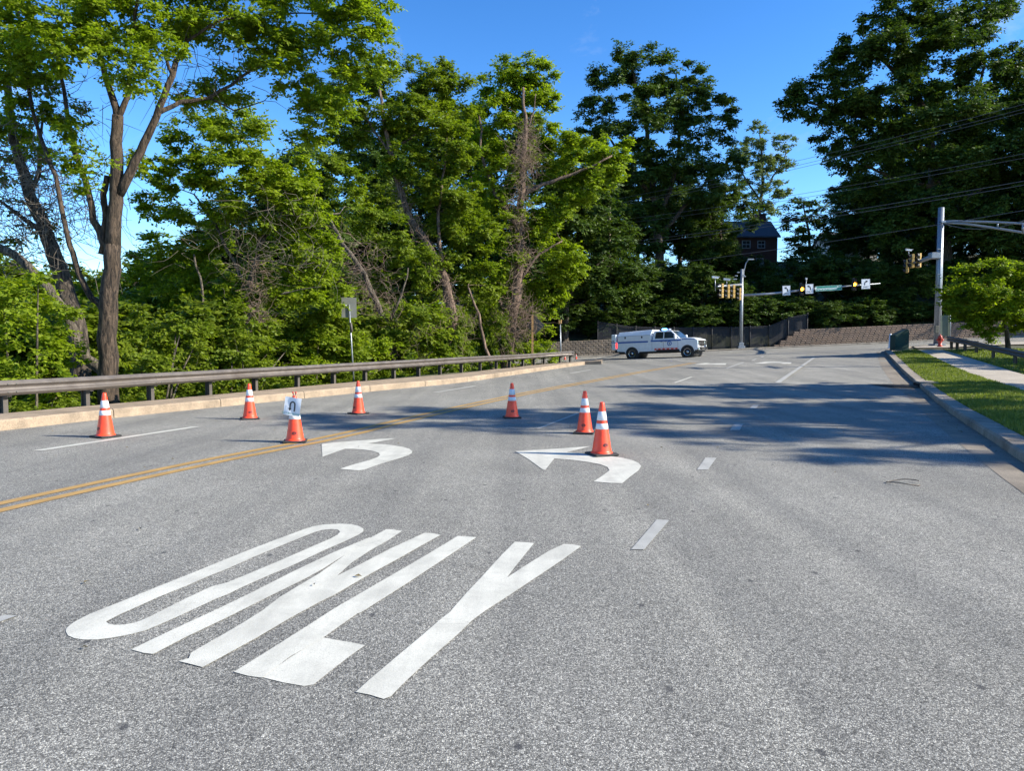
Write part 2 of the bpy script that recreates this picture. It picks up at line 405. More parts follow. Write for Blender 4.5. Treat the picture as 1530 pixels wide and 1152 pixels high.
# ------------------------------------------------------------ road edges traced on the ground
DIR = Vector((0.3665, 0.9304, 0))
def back(P, d=22): q = P[0] - DIR * d; return [Vector((q.x, q.y, H(q.x, q.y)))] + P
KL = smooth_line(back([gp(*p) for p in ((0, 644.6), (130, 629), (274, 613.5), (500, 590.6), (600, 580.5), (694, 571.8), (780, 558.5), (839, 549.5), (882, 544), (900, 541.6))]))
KLb = smooth_line(back([gp(*p, .2) for p in ((0, 618.4), (130, 606), (274, 594), (500, 572.9), (600, 565), (694, 557.5), (780, 547), (839, 541.6), (876, 540.2), (899, 539.4))]))
KR = smooth_line(back([gp(*p) for p in ((1530, 696), (1497, 670), (1452, 640.5), (1419, 618), (1385.6, 590.6), (1374, 579), (1352, 560), (1335.6, 543), (1323, 529), (1321, 526), (1330, 523), (1362, 520), (1400, 517.6), (1480, 514), (1600, 511))]))
GR = smooth_line(back([gp(*p) for p in ((1530, 740.5), (1488, 707), (1435.6, 665.6), (1396.7, 632), (1360.5, 596), (1341, 579), (1324, 560), (1314, 543), (1311, 530), (1309, 526.3))]))
SL = smooth_line(back([gp(*p, .15) for p in ((1530, 585), (1499.6, 574), (1446.8, 557), (1410.7, 540.7), (1369, 522.6))], 25))
SR = smooth_line(back([gp(*p, .15) for p in ((1530, 558.7), (1463, 539), (1407.9, 522.6))], 28))

# road sheet: corridor + cross street
def x_on(P, y):
    best = None
    for a, b in zip(P[:-1], P[1:]):
        if (a.y - y) * (b.y - y) <= 0 and abs(b.y - a.y) > 1e-6:
            return a.x + (b.x - a.x) * (y - a.y) / (b.y - a.y)
    return (P[0] if y < P[0].y else P[-1]).x
YE = min(KL[-1].y, 47.5)
mb = MB(); rows = list(np.arange(KL[0].y + .5, YE, 1.0)) + [YE]
A = []; B = []
for y in rows:
    A.append(Vector((x_on(KL, y) - .12, y, 0))); B.append(Vector((max(x_on(GR, y), x_on(KR, y)) + .6 if y < 40 else 34 + (y - 40), y, 0)))
for P in (A, B):
    for p in P: p.z = 0
n = 14
vs = []; fs = []
for a, b in zip(A, B):
    for k in range(n + 1):
        p = a.lerp(b, k / n); vs.append((p.x, p.y, H(p.x, p.y)))
for i in range(len(A) - 1):
    for k in range(n): q = i * (n + 1) + k; fs.append((q, q + 1, q + n + 2, q + n + 1))
mb.add(vs, fs, True)
gx = list(np.arange(-2, 101, 2.0)); gy = [YE, 48.2, 50, 52, 54, 56, 58, 60, 62, 64.0]
vs = [(x, y, H(x, y)) for y in gy for x in gx]; nx = len(gx)
mb.add(vs, [(j * nx + i, j * nx + i + 1, (j + 1) * nx + i + 1, (j + 1) * nx + i) for j in range(len(gy) - 1) for i in range(nx - 1)
            if not (gx[i] < 4 and gy[j + 1] <= 54)], True)
road = mb.build('road', M['asphalt']); tag(road, kind='structure')
road.location = (0, 0, 0)
# gutter pan along the right kerb
g1 = resample([p for p in GR], 60); g2 = resample([p for p in KR if p.y <= 200][:KR.index(min(KR, key=lambda p: (p - GR[-1]).length)) + 1], 60)
mb = MB(); strip(mb, drape(g1, .004), drape(g2, .004)); gut = mb.build('gutter', M['gutter']); tag(gut, kind='structure')

# ------------------------------------------------------------ road markings (parts of the road)
def flat(name, px_pts, m, parent, h=.008, hole=None, thick=.003):
    import bmesh
    P = [gp(x, y, h) for x, y in px_pts]
    bm = bmesh.new()
    if hole is None:
        vs = [bm.verts.new(p) for p in P]; f = bm.faces.new(vs)
        if f.normal.z < 0: f.normal_flip()
        bmesh.ops.triangulate(bm, faces=[f])
    else:
        Q = [gp(x, y, h) for x, y in hole]
        a = [bm.verts.new(p) for p in P]; b = [bm.verts.new(p) for p in Q]
        es = [bm.edges.new((a[i], a[(i + 1) % len(a)])) for i in range(len(a))] + [bm.edges.new((b[i], b[(i + 1) % len(b)])) for i in range(len(b))]
        bmesh.ops.triangle_fill(bm, use_beauty=True, use_dissolve=False, edges=es)
        for f in bm.faces:
            if f.normal.z < 0: f.normal_flip()
    me = bpy.data.meshes.new(name); bm.to_mesh(me); bm.free(); me.materials.append(m)
    o = bpy.data.objects.new(name, me); col.objects.link(o); o.parent = parent
    return o
def z(px0, py0, s, pts): return [(px0 + x / s, py0 + y / s) for x, y in pts]
word = empty('lane_word'); word.parent = road; word['label'] = 'the word ONLY in elongated white letters'
O1 = z(80, 860, 5.1, [(92, 425), (100, 402), (125, 378), (170, 348), (280, 292), (405, 243), (600, 165), (800, 83), (1010, 0)]) + \
     z(340, 770, 5.1, [(0, 330), (200, 250), (360, 190), (560, 115), (650, 85), (740, 70), (850, 65), (940, 68), (1000, 82), (1035, 103), (1036, 122), (1000, 148), (880, 205), (740, 265), (500, 380), (300, 465), (130, 540), (0, 603)]) + \
     z(80, 860, 5.1, [(1235, 180), (1000, 290), (820, 370), (700, 420), (600, 447), (450, 475), (330, 490), (230, 490), (160, 480), (110, 458)])
O2 = z(80, 860, 5.1, [(400, 352), (500, 300), (640, 238), (800, 165), (1000, 85), (1195, 0)]) + z(340, 770, 5.1, [(0, 408), (200, 318), (400, 235), (560, 170), (660, 130), (720, 113), (790, 106), (840, 110), (857, 125), (840, 148), (780, 180), (600, 258), (400, 345), (200, 430), (0, 512)]) + \
     z(80, 860, 5.1, [(1200, 85), (1000, 180), (800, 280), (700, 330), (620, 360), (540, 375), (470, 378), (420, 370)])
flat('letter', O1, M['white_paint'], word, .003, O2)
s4 = 3.825
L_STROKE = z(500, 790, s4, [(810, 50), (760, 46), (705, 42), (500, 165), (250, 310), (0, 455)]) + z(250, 900, 4.935, [(1000, 195), (700, 385), (490, 515), (600, 545), (700, 558), (900, 405), (1150, 262), (1250, 190), (1400, 85)]) + z(500, 790, s4, [(150, 480), (400, 322), (600, 190)])
L_FOOT = z(250, 900, 4.935, [(695, 553), (850, 592), (1010, 620), (1080, 608), (1200, 510), (1350, 395), (1460, 318), (1300, 288), (1140, 260), (900, 412)])
N_LEFT = [(195.7, 970.8), (215, 976), (229, 977.6), (276, 953), (335, 925), (379, 903), (457.6, 864), (481, 851), (516, 829), (555, 805), (552, 803), (497, 826), (438, 854), (379, 884), (335, 905.5), (256, 942)]
N_RIGHT = [(634.6, 796.3), (585, 819), (536, 844.5), (502.7, 861), (465.5, 881.8), (418.4, 907), (383, 928.8), (330, 958), (285, 977), (282, 984), (267, 988.3), (286.5, 993), (302.7, 997.3), (331, 982), (383.7, 953), (432.4, 924.3), (477, 900), (500, 888.8), (552, 858.5), (591.5, 837), (630.7, 814.8), (658, 799.7), (646.4, 796.8)]
N_DIAG = [(283.4, 977), (310.8, 960.8), (331, 949.6), (363.5, 930.4), (391.8, 912.6), (418.4, 892), (477, 857), (516, 829), (552, 804.5), (577, 791), (585, 791), (600.8, 793.5), (581, 807), (555.7, 821), (526, 840.6), (502.7, 861.5), (465, 884), (418, 909), (385, 929), (340, 954), (300, 975)]
Y_LONG = z(500, 790, s4, [(120, 935), (200, 862), (350, 735), (500, 610), (600, 522), (665, 472), (760, 414), (870, 346), (985, 280), (1100, 205), (1220, 130), (1310, 88), (1360, 90), (1410, 100), (1300, 180), (1150, 280), (1000, 380), (860, 470), (780, 530), (720, 590), (550, 740), (420, 860), (320, 960), (280, 975), (200, 950)])
Y_ARM = z(500, 790, s4, [(660, 474), (760, 360), (850, 265), (950, 155), (1030, 75), (1090, 78), (1140, 83), (1090, 145), (1030, 220), (985, 280), (870, 350), (760, 420)])
def flat_multi(name, polys, m, parent):
    import bmesh
    bm = bmesh.new()
    for k, pp in enumerate(polys):
        vs = [bm.verts.new(gp(x, y, .003 + .0012 * k)) for x, y in pp]; f = bm.faces.new(vs); f.normal_update()
        if f.normal.z < 0: f.normal_flip()
    bmesh.ops.triangulate(bm, faces=bm.faces[:])
    me = bpy.data.meshes.new(name); bm.to_mesh(me); bm.free(); me.materials.append(m)
    o = bpy.data.objects.new(name, me); col.objects.link(o); o.parent = parent; return o
flat_multi('letter', [N_DIAG, N_LEFT, N_RIGHT], M['white_paint'], word); flat_multi('letter', [L_FOOT, L_STROKE], M['white_paint'], word); flat_multi('letter', [Y_ARM, Y_LONG], M['white_paint'], word)
def arrow(label, pts, *more):
    o = flat('turn_arrow', pts, M['white_paint'], road, .005); o['label'] = label
    for q in more: flat('arrow_tail', q, M['white_paint'], o, .008)
    return o
a1 = z(460, 640, 8.5, [(175, 200), (330, 180), (600, 160), (800, 146), (960, 132), (1120, 127), (1000, 152), (860, 178), (750, 192), (930, 202), (1060, 213), (1200, 235), (1290, 262), (1326, 290), (1320, 315), (1270, 345), (1150, 385), (900, 460), (720, 525), (650, 536), (540, 528), (408, 515), (560, 465), (780, 405), (880, 370), (915, 340), (900, 312), (820, 288), (700, 270), (570, 262), (470, 262), (330, 310), (185, 362)])
arrow('white curved left turn arrow nearest the double yellow line', a1)
a2 = z(750, 650, 6.652, [(133, 162), (400, 145), (600, 133), (800, 118), (880, 112), (780, 138), (640, 172), (900, 190), (1050, 205), (1200, 228), (1300, 252), (1360, 280), (1384, 308), (1360, 350), (1280, 410), (1195, 480), (1060, 476), (910, 463), (1000, 405), (1068, 352), (1050, 320), (980, 292), (850, 268), (700, 248), (520, 233), (430, 348), (400, 340), (260, 238)])
arrow('white curved left turn arrow under the nearest cone', a2)
arrow('thin distant white turn arrow near the end of the yellow line', z(1000, 510, 6.375, [(235, 222), (350, 205), (400, 210), (545, 208), (535, 224), (440, 222), (390, 217), (330, 222)]))
arrow('thin distant white turn arrow left of the solid lane line', z(1000, 510, 6.375, [(805, 211), (920, 193), (1060, 195), (1070, 199), (1165, 199), (1155, 214), (1090, 212), (1060, 204), (960, 204), (900, 212)]))
for q, mm in (([(943, 821), (962.5, 821), (1000, 777.5), (981.5, 776)], 'faded_paint'), ([(1041.5, 701.8), (1058, 701.8), (1070.5, 684.2), (1054, 683.8)], 'faded_paint'),
              ([(1090.5, 642.6), (1105.5, 642.6), (1110.5, 633.4), (1097.7, 633.2)], 'faded_paint'), ([(1119.8, 610.2), (1129.5, 610.4), (1134, 605.2), (1125, 605.2)], 'faded_paint'),
              ([(-40, 936), (-20, 936), (26, 920), (6, 919)], 'faded_paint'), ([(800, 640.6), (806, 640.6), (866, 617.4), (860.5, 617.4)], 'faded_paint'),
              ([(1006, 571.8), (1010, 571.8), (1035, 563.2), (1031.5, 563.2)], 'white_paint'), ([(1084, 550.0), (1088, 550.0), (1113, 541), (1110, 541)], 'faded_paint'),
              ([(1122, 538.6), (1125, 538.6), (1143, 532), (1140.5, 532)], 'faded_paint'), ([(1157.5, 571.6), (1166, 571.6), (1218.5, 534.2), (1214.5, 534.2)], 'faded_paint'),
              ([(48, 673.2), (64, 673.2), (299, 637.4), (288, 637.4)], 'white_paint'), ([(646, 586.3), (655, 586.3), (712, 576.8), (706, 576.6)], 'faded_paint'),
              ([(850, 557.6), (856, 557.6), (884, 552.6), (880, 552.4)], 'faded_paint')):
    flat('lane_dash', q, M[mm], road, .006)
for dy in (-1, 1):
    c = [gp(*p, .006) for p in ((-60, 771.5), (0, 757), (200, 713), (360, 679.5), (500, 653.5), (600, 628.5), (702, 605.2), (800, 584.5), (900, 566.3), (960, 555.2), (1000, 548.6), (1036, 542))]
    c = smooth_line(c, 1); A = []; B = []
    c = [c[0] - DIR * 12] + c
    for i, p in enumerate(c):
        t = (c[min(i + 1, len(c) - 1)] - c[max(0, i - 1)]).normalized(); nrm = Vector((t.y, -t.x, 0))
        A.append(p + nrm * (.145 * dy + .07)); B.append(p + nrm * (.145 * dy - .07))
    mb = MB(); strip(mb, drape(A, .006), drape(B, .006)); o = mb.build('yellow_line', M['yellow_paint'], road)

# ------------------------------------------------------------ kerbs, pavement, verges
def kerb_run(rootname, front, backp, h, mat_, step, kind='structure', gap=.022):
    root = empty(rootname, kind='structure')
    n = max(3, int(round(sum((b - a).length for a, b in zip(front[:-1], front[1:])) / step)))
    sub = 3; Fp = resample(front, n * sub + 1); Bp = resample(backp, n * sub + 1)
    for i in range(n):
        a = Fp[i * sub:(i + 1) * sub + 1]; b = Bp[i * sub:(i + 1) * sub + 1]
        a = [Vector(q) for q in a]; b = [Vector(q) for q in b]
        t = (a[-1] - a[0]).normalized() * gap; a[-1] -= t; b[-1] -= t
        rings = []
        for p, q in zip(a, b):
            w = (q - p); w.z = 0; w.normalize(); hz = H(p.x, p.y); hq = H(q.x, q.y); dz = random.Random(i).uniform(-.008, .008)
            rings.append([(p.x, p.y, hz - .2), (p.x + w.x * .015, p.y + w.y * .015, hz + h - .035 + dz), (p.x + w.x * .045, p.y + w.y * .045, hz + h + dz), (q.x, q.y, hq + h + dz), (q.x, q.y, hq - .3)])
        MB().loft(rings, True, True, False, None, False).build('kerb_segment', mat_, root)
    return root
kerb_run('left_kerb', KL, KLb, .2, M['kerb'], 3.0)
KRb = []
for i, p in enumerate(KR):
    t = (KR[min(i + 1, len(KR) - 1)] - KR[max(0, i - 1)]); t.z = 0; t.normalize(); KRb.append(p + Vector((t.y, -t.x, 0)) * .36)
kerb_run('right_kerb', KR, KRb, .15, M['kerb_grey'], 2.6)
# grass strip between kerb and pavement, pavement slabs, outer verge
kb = [p for p in KRb if p.y < KR[-1].y]; i_end = min(range(len(KRb)), key=lambda i: (KRb[i] - (SL[-1] + Vector((-1.5, -.5, 0)))).length)
kA = resample(KRb[:i_end + 1], 70); sA = resample(SL, 70)
mb = MB(); strip(mb, drape(kA, .135), drape(sA, .135), 4); verge = mb.build('grass_verge', M['turf']); tag(verge, kind='structure')
oR = [p + Vector((26, -8, 0)) for p in SR]
mb = MB(); A, B = resample(SR, 50), resample(oR, 50); strip(mb, drape(A, .135), drape(B, .12), 6); ov = mb.build('outer_grass_verge', M['turf']); tag(ov, kind='structure')
# fill at the corner between pavement end and the cross street
side = empty('pavement', kind='structure')
nS = 34; a = resample(SL, nS + 1); b = resample(SR, nS + 1)
for i in range(nS):
    mb = MB(); P = []
    t = (a[i + 1] - a[i]).normalized() * .012
    q = [a[i], a[i + 1] - t, b[i + 1] - t, b[i]]
    top = [(p.x, p.y, H(p.x, p.y) + .15) for p in q]; bot = [(p.x, p.y, H(p.x, p.y) + .0) for p in q]
    mb.add(top + bot, [(0, 1, 2, 3), (4, 7, 6, 5), (0, 4, 5, 1), (1, 5, 6, 2), (2, 6, 7, 3), (3, 7, 4, 0)]); mb.build('slab', M['slab'], side)
mb = MB(); c1 = [gp(x, y, .0) for x, y in ((1362, 520), (1400, 517.6), (1480, 514), (1600, 511))]; c2 = [gp(x, y, .0) for x, y in ((1369, 522.9), (1407.9, 522.9), (1480, 519), (1600, 516))]
strip(mb, drape(resample(c1, 12), .14), drape(resample(c2, 12), .14)); cl = mb.build('corner_landing', M['slab']); tag(cl, kind='structure')
# far kerb and strip along the cross street
fk = [Vector((x, 64.0, 0)) for x in range(-2, 100, 2)]; fb = [p + Vector((0, .22, 0)) for p in fk]
kerb_run('far_kerb', fk, fb, .14, M['kerb_grey'], 4.0)
mb = MB(); strip(mb, drape(fb, .12), [Vector((p.x, 66.0, H(p.x, 66) + .14)) for p in fk]); tag(mb.build('far_verge', M['soil']), kind='structure')

# grass blades
def blades(name, quads, n, hgt, m, seed, hz):
    r = np.random.default_rng(seed); Q = np.array([[list(p) for p in q] for q in quads])
    ar = np.array([np.linalg.norm(np.cross(q[1][:2] - q[0][:2], q[3][:2] - q[0][:2])) for q in Q]) + 1e-6
    dist = np.linalg.norm(Q.mean(1)[:, :2], axis=1); wgt = ar / dist ** .9; wgt /= wgt.sum()
    k = r.choice(len(Q), n, p=wgt); u, v = r.random((2, n, 1)); q = Q[k]
    P = (q[:, 0] * (1 - u) + q[:, 1] * u) * (1 - v) + (q[:, 3] * (1 - u) + q[:, 2] * u) * v
    d = np.linalg.norm(P[:, :2], axis=1, keepdims=True)
    a = r.random(n) * 2 * np.pi; w = (0.004 + .0006 * d[:, 0])
    h = hgt * r.uniform(.5, 1.25, n) * (1 + .3 * np.sin(P[:, 0] * 2.1) * np.cos(P[:, 1] * 1.3))
    s = np.stack([np.cos(a), np.sin(a), 0 * a], 1) * w[:, None]
    lean = np.stack([r.normal(0, .45, n), r.normal(0, .45, n), np.ones(n)], 1); lean /= np.linalg.norm(lean, axis=1, keepdims=True)
    V = np.stack([P - s, P + s, P + lean * h[:, None]], 1).reshape(-1, 3); V[:, 2] += 0
    Fq = np.arange(3 * n).reshape(n, 3); t = np.repeat(np.clip(r.normal(.5, .25, n), 0, 1), 3)
    me = np_mesh(name, V, Fq, m, False, t); o = link_mesh(name, me); return tag(o, kind='stuff')
def quads_of(A, B, h):
    return [[(a.x, a.y, H(a.x, a.y) + h), (a2.x, a2.y, H(a2.x, a2.y) + h), (b2.x, b2.y, H(b2.x, b2.y) + h), (b.x, b.y, H(b.x, b.y) + h)] for a, a2, b, b2 in zip(A[:-1], A[1:], B[:-1], B[1:])]
vg = [q for q in quads_of(kA, sA, .13) if q[0][1] > -1]
o = blades('verge_grass', vg, 130000, .085, M['grass'], 5, 0); tag(o, 'unmown green grass on the verge between the right kerb and the pavement', 'grass')
oA = resample(SR, 50); oB = resample([p + Vector((7, -2, 0)) for p in SR], 50)
vg = [q for q in quads_of(oA, oB, .13) if q[0][1] > 4]
o = blades('outer_verge_grass', vg, 80000, .10, M['grass'], 6, 0); tag(o, 'bright grass beneath and behind the right hand guardrail', 'grass')

# ------------------------------------------------------------ guardrails
W_PROF = [(0.0, .31), (.03, .305), (.055, .28), (.082, .25), (.082, .225), (.03, .185), (.015, .155), (.03, .125), (.082, .085), (.082, .06), (.055, .03), (.03, .005), (0.0, 0.0)]
def guardrail(label, posts, side_sign, top=.66, start_extra=True, base_h=.2, group=None):
    root = empty('guardrail', posts[0], 0, label, 'guardrail')
    tops = []
    for i, p in enumerate(posts):
        t = (posts[min(i + 1, len(posts) - 1)] - posts[max(0, i - 1)]); t.z = 0; t.normalize()
        nrm = Vector((t.y, -t.x, 0)) * side_sign                    # towards the road
        tops.append((p, t, nrm))
        ang = math.atan2(t.y, t.x); Mx = Matrix.Translation(p) @ Matrix.Rotation(ang, 4, 'Z')
        mb = MB(); hh = top - .02 + .9
        for yy in (-.07, .07): mb.box((0, yy, hh / 2 - .9), (.105, .008, hh), Mx)
        mb.box((0, 0, hh / 2 - .9), (.008, .132, hh), Mx)
        mb.build('post', M['post'], root)
        mb = MB(); c = p + nrm * .13 + Vector((0, 0, top - .17)); M2 = Matrix.Translation(c) @ Matrix.Rotation(ang, 4, 'Z')
        mb.box((0, 0, 0), (.10, .11, .33), M2); mb.build('blockout', M['post'], root)
    for i in range(0, len(posts) - 1, 2):
        seg = tops[i:i + 3]
        if len(seg) < 2: continue
        P = []
        for a, b in zip(seg[:-1], seg[1:]):
            for k in range(4): P.append((a[0].lerp(b[0], k / 4), a[2].lerp(b[2], k / 4).normalized()))
        P.append((seg[-1][0], seg[-1][2]))
        rings = []; th = .007; lift = .003 * ((i // 2) % 2)
        for j, (p, nrm) in enumerate(P):
            bse = p + Vector((0, 0, top - .31)) + nrm * (.19 + lift)
            fr = [bse + nrm * d + Vector((0, 0, zz)) for d, zz in W_PROF]; bk = [bse + nrm * (d - th) + Vector((0, 0, zz)) for d, zz in reversed(W_PROF)]
            rings.append(fr + bk)
        b_ = MB().loft(rings, True, True, False).build('rail_beam', M['rail'], root)
        p, nrm = P[0]; mbb = MB()
        for zz in (.075, .235):
            for s in (-.09, .09):
                c = p + Vector((0, 0, top - .31 + zz)) + nrm * (.275 + lift) + tops[i][1] * s
                mbb.lathe([(.016, 0), (.014, .010), (.006, .014)], 6, (0, 0, 0), Matrix.Translation(c) @ nrm.to_track_quat('Z', 'Y').to_matrix().to_4x4())
        mbb.build('bolt_cluster', M['galv_dull'], b_, kind='stuff')
    # rounded end piece
    p, t, nrm = tops[-1]; rings = []
    for k in range(7):
        a = k / 6 * math.pi * .75; c = p + t * (.16 * math.sin(a)) + nrm * (.19 + .02 - .12 * (1 - math.cos(a)) * .8)
        d = (nrm * math.cos(a) + t * math.sin(a)).normalized()
        rings.append([c + d * q[0] + Vector((0, 0, top - .31 + q[1])) for q in W_PROF])
    MB().loft(rings, False, False, True, None, False).build('end_terminal', M['rail'], root)
    return root
gl_px = [(5, 616.3), (128, 605.4), (225, 595.6), (312, 588), (381, 581.5), (444, 576.2), (498, 571), (545, 567), (588, 563.2), (625, 559.8), (657, 556.6), (689, 553.4), (717, 550.6), (741, 548.2), (761, 546.4), (781, 544.8), (798, 543.3), (813, 542.0), (837, 540.4), (852, 539.4)]
gl = [gp(x, y, .2) for x, y in gl_px]
d0 = (gl[0] - gl[1]); gl = [gl[0] + d0 * 4, gl[0] + d0 * 3, gl[0] + d0 * 2, gl[0] + d0] + gl
guardrail('long brown steel guardrail along the left kerb', gl, 1)
gr_px = [(1516.7, 544), (1483.9, 535.6), (1458.9, 528.4), (1441.7, 524.4), (1430, 521.8), (1421.5, 519.8)]
gr = [gp(x, y, .14, 20) for x, y in gr_px]; d0 = gr[0] - gr[1]; d0.z = 0
ex = [gr[0] + d0.normalized() * 1.9 * k for k in (5, 4, 3, 2, 1)]
gr = [Vector((p.x, p.y, H(p.x, p.y) + .14)) for p in ex] + gr
guardrail('dark brown guardrail on the grass beside the right hand pavement', gr, -1, .72)
far = [at(x, 512, 66) for x in (1465, 1497, 1529, 1561)]; far = [Vector((p.x, p.y, H(p.x, p.y) + .05)) for p in far]
guardrail('pale distant guardrail seen under the small bright green tree', far, 1, .75)

# ------------------------------------------------------------ traffic cones
def make_cone(loc, label, grp, faces_mark=True):
    root = empty('traffic_cone', loc, 0, label, 'traffic cone', grp)
    mb = MB(); mb.box((0, 0, .017), (.37, .37, .034), None, .012); mb.build('base', M['black'], root, True)
    rr = lambda zz: .142 - (.142 - .031) * (zz - .034) / (.755 - .034)
    mb = MB(); mb.lathe([(.158, .034), (.155, .046), (.142, .052)] + [(rr(q), q) for q in np.linspace(.07, .735, 14)] + [(.028, .750), (.022, .755), (.018, .72)], 28, cap0=False); mb.build('body', M['orange'], root, True)
    for z0, z1 in ((.375, .455), (.500, .625)):
        mb = MB(); mb.lathe([(rr(z0) + .0005, z0), (rr(z0) + .0030, z0 + .002), (rr(z1) + .0030, z1 - .002), (rr(z1) + .0005, z1)], 28, cap0=False, cap1=False); mb.build('reflective_collar', M['collar'], root, True)
    # printed oval mark on the lower body
    vs = []; fs = []; k = 18
    def onc(a, q): r_ = rr(q) + .0022; return (r_ * math.sin(a), -r_ * math.cos(a), q)
    for i in range(k):
        t = 2 * math.pi * i / k
        for s in (1.0, .68): vs.append(onc(.30 * s * math.cos(t), .155 + .026 * s * math.sin(t)))
    fs = [(2 * i, 2 * ((i + 1) % k), 2 * ((i + 1) % k) + 1, 2 * i + 1) for i in range(k)]
    mb = MB(); mb.add(vs, fs)
    for a0 in (-.13, -.01, .11): mb.add([onc(a0 - .035, .145), onc(a0 + .035, .145), onc(a0 + .05, .168), onc(a0 - .02, .168)], [(0, 1, 2, 3)])
    mb.build('printed_mark', M['ink'], root, True)
    return root
cones = [((899, 680.0), 'nearest orange traffic cone standing on the white turn arrow', 20, .3), ((873.5, 647.5), 'traffic cone just behind the nearest one, in tree shade', -15, -.2),
         ((765, 624.5), 'traffic cone alone in the tree shade past the yellow line', 8, .5), ((535.5, 618.5), 'traffic cone at the left end of the tree shade', -40, -.4),
         ((373.3, 626.2), 'sunlit orange traffic cone between the leftmost cone and the cone with a sign', 25, .9),
         ((157.7, 653.0), 'leftmost orange traffic cone, on the white lane line', -30, -.6), ((441, 660.5), 'traffic cone on the yellow line with a paper sign clipped on top', 12, .7)]
c0 = None
for (p, lab, mark, rz) in cones:
    loc = gp(*p, .002)
    if c0 is None: c0 = make_cone(loc, lab, 'traffic cones closing the turn lanes'); o = c0
    else: o = copy_tree(c0); o.location = loc; o['label'] = lab
    o.rotation_euler = (0, 0, R(mark))
for (p, lab, sc) in (((844, 537.6), 'tiny distant orange cone seen between the last guardrail posts', 1.0), ((861, 536.6), 'tiny distant orange cone just past the end of the left guardrail', 1.0)):
    o = copy_tree(c0); o.location = gp(*p, .002); o['label'] = lab; o['group'] = 'traffic cones closing the turn lanes'; o.scale = (.55, .55, .55)
# paper sign and clip on the sixth cone
base = gp(441, 660.5, .002); Yc = base.y
def facing(c, yaw, roll=0): return Matrix.Translation(c) @ Matrix.Rotation(yaw, 4, 'Z') @ Matrix.Rotation(math.pi / 2, 4, 'X') @ Matrix.Rotation(roll, 4, 'Z')
sc_ = at(437, 607.5, Yc - .13); Mx = facing(sc_, -.12, R(-8))
sg = empty('paper_sign', sc_, 0, 'small white sheet with a black U-turn arrow hanging on the front of a cone', 'sign')
mb = MB(); W2 = .135; grid = []
for j in range(7):
    for i in range(7):
        x = -W2 + 2 * W2 * i / 6; y = -.145 + .29 * j / 6; grid.append((x, y, .006 * math.sin(i * 1.1 + j * .6)))
mb.add(grid, [(j * 7 + i, j * 7 + i + 1, (j + 1) * 7 + i + 1, (j + 1) * 7 + i) for j in range(6) for i in range(6)], True, Mx); mb.build('sheet', M['sign_white'], sg)
arc = [(.040, -.075), (.040, .03)] + [(.002 + .038 * math.cos(t), .03 + .045 * math.sin(t)) for t in np.linspace(0, math.pi, 9)] + [(-.036, -.035)]
mb = MB(); A = []; B = []
for i, (x, y) in enumerate(arc):
    q0 = Vector(arc[max(0, i - 1)]); q1 = Vector(arc[min(len(arc) - 1, i + 1)]); t = (q1 - q0).normalized(); nn_ = Vector((-t.y, t.x)) * .0105
    A.append(Mx @ Vector((x + nn_.x, y + nn_.y, .010))); B.append(Mx @ Vector((x - nn_.x, y - nn_.y, .010)))
strip(mb, A, B); mb.add([Mx @ Vector(p) for p in ((-.066, -.03, .010), (-.036, -.075, .010), (-.008, -.03, .010))], [(0, 1, 2)]); mb.build('arrow', M['ink'], sg)
text_mesh('lettering', 'TO TURN AROUND', .036, M['teal'], sg, Matrix.Translation(-sc_) @ Mx @ Matrix.Translation((0, -.115, .010)))
ct = base + Vector((0, 0, .75)); cl = empty('spring_clip', ct, 0, 'red and silver spring clip gripping the paper sign to the cone tip', 'clip')
for s in (-1, 1):
    mb = MB(); mb.tube([ct + Vector((s * .012, -.05, -.08)), ct + Vector((s * .010, -.02, -.02)), ct + Vector((s * .02, 0, .03))], [.008, .008, .007], 8); mb.build('jaw', M['chrome'], cl)
    mb = MB(); mb.tube([ct + Vector((s * .02, 0, .03)), ct + Vector((s * .028, 0, .065))], [.013, .013], 8); mb.build('grip', M['red'], cl)

# ------------------------------------------------------------ storm drain, twig
def storm_drain():
    c = gp(1341, 576.8, .004); root = empty('storm_drain', c, 0, 'rusty black grate and kerb inlet beside the right kerb', 'drain')
    ax = (gp(1366, 576.8) - gp(1317, 576.8)).normalized(); ang = math.atan2(ax.y, ax.x); Mx = Matrix.Translation(c) @ Matrix.Rotation(ang, 4, 'Z')
    L_, Wd = (gp(1366, 576.8) - gp(1317, 576.8)).length, 1.9
    MB().box((0, 0, .002), (L_, Wd, .004), Mx).build('shade_sheet', plain('pit_shade_black', (.004, .004, .004), 1), root)  # black sheet on the road paints the shade below the bars
    mb = MB()
    for y in (-Wd / 2, Wd / 2): mb.box((0, y, .015), (L_ + .06, .05, .022), Mx)
    for x in (-L_ / 2, 0, L_ / 2): mb.box((x, 0, .0152), (.05, Wd - .06, .022), Mx)
    mb.build('frame', M['post'], root)
    for i in range(14):
        x = -L_ / 2 + (i + .7) * L_ / 14.4
        if abs(x) < .04: continue
        MB().box((x, 0, .013), (.028, Wd - .055, .016), Mx).build('bar', M['post'], root)
    k = gp(1373, 577.5); kd = DIR; w = Vector((kd.y, -kd.x, 0)); Mk = Matrix.Translation(Vector((k.x, k.y, H(k.x, k.y)))) @ Matrix.Rotation(math.atan2(kd.y, kd.x), 4, 'Z')
    MB().box((0, -.15, .075), (1.3, .5, .09), Mk).build('inlet_shade_box', plain('inlet_shade_black', (.006, .006, .006), 1), root)  # solid black box paints the shade inside the kerb opening
    MB().box((0, -.22, .155), (1.7, .58, .07), Mk, .015).build('hood_slab', M['kerb_grey'], root)
storm_drain()
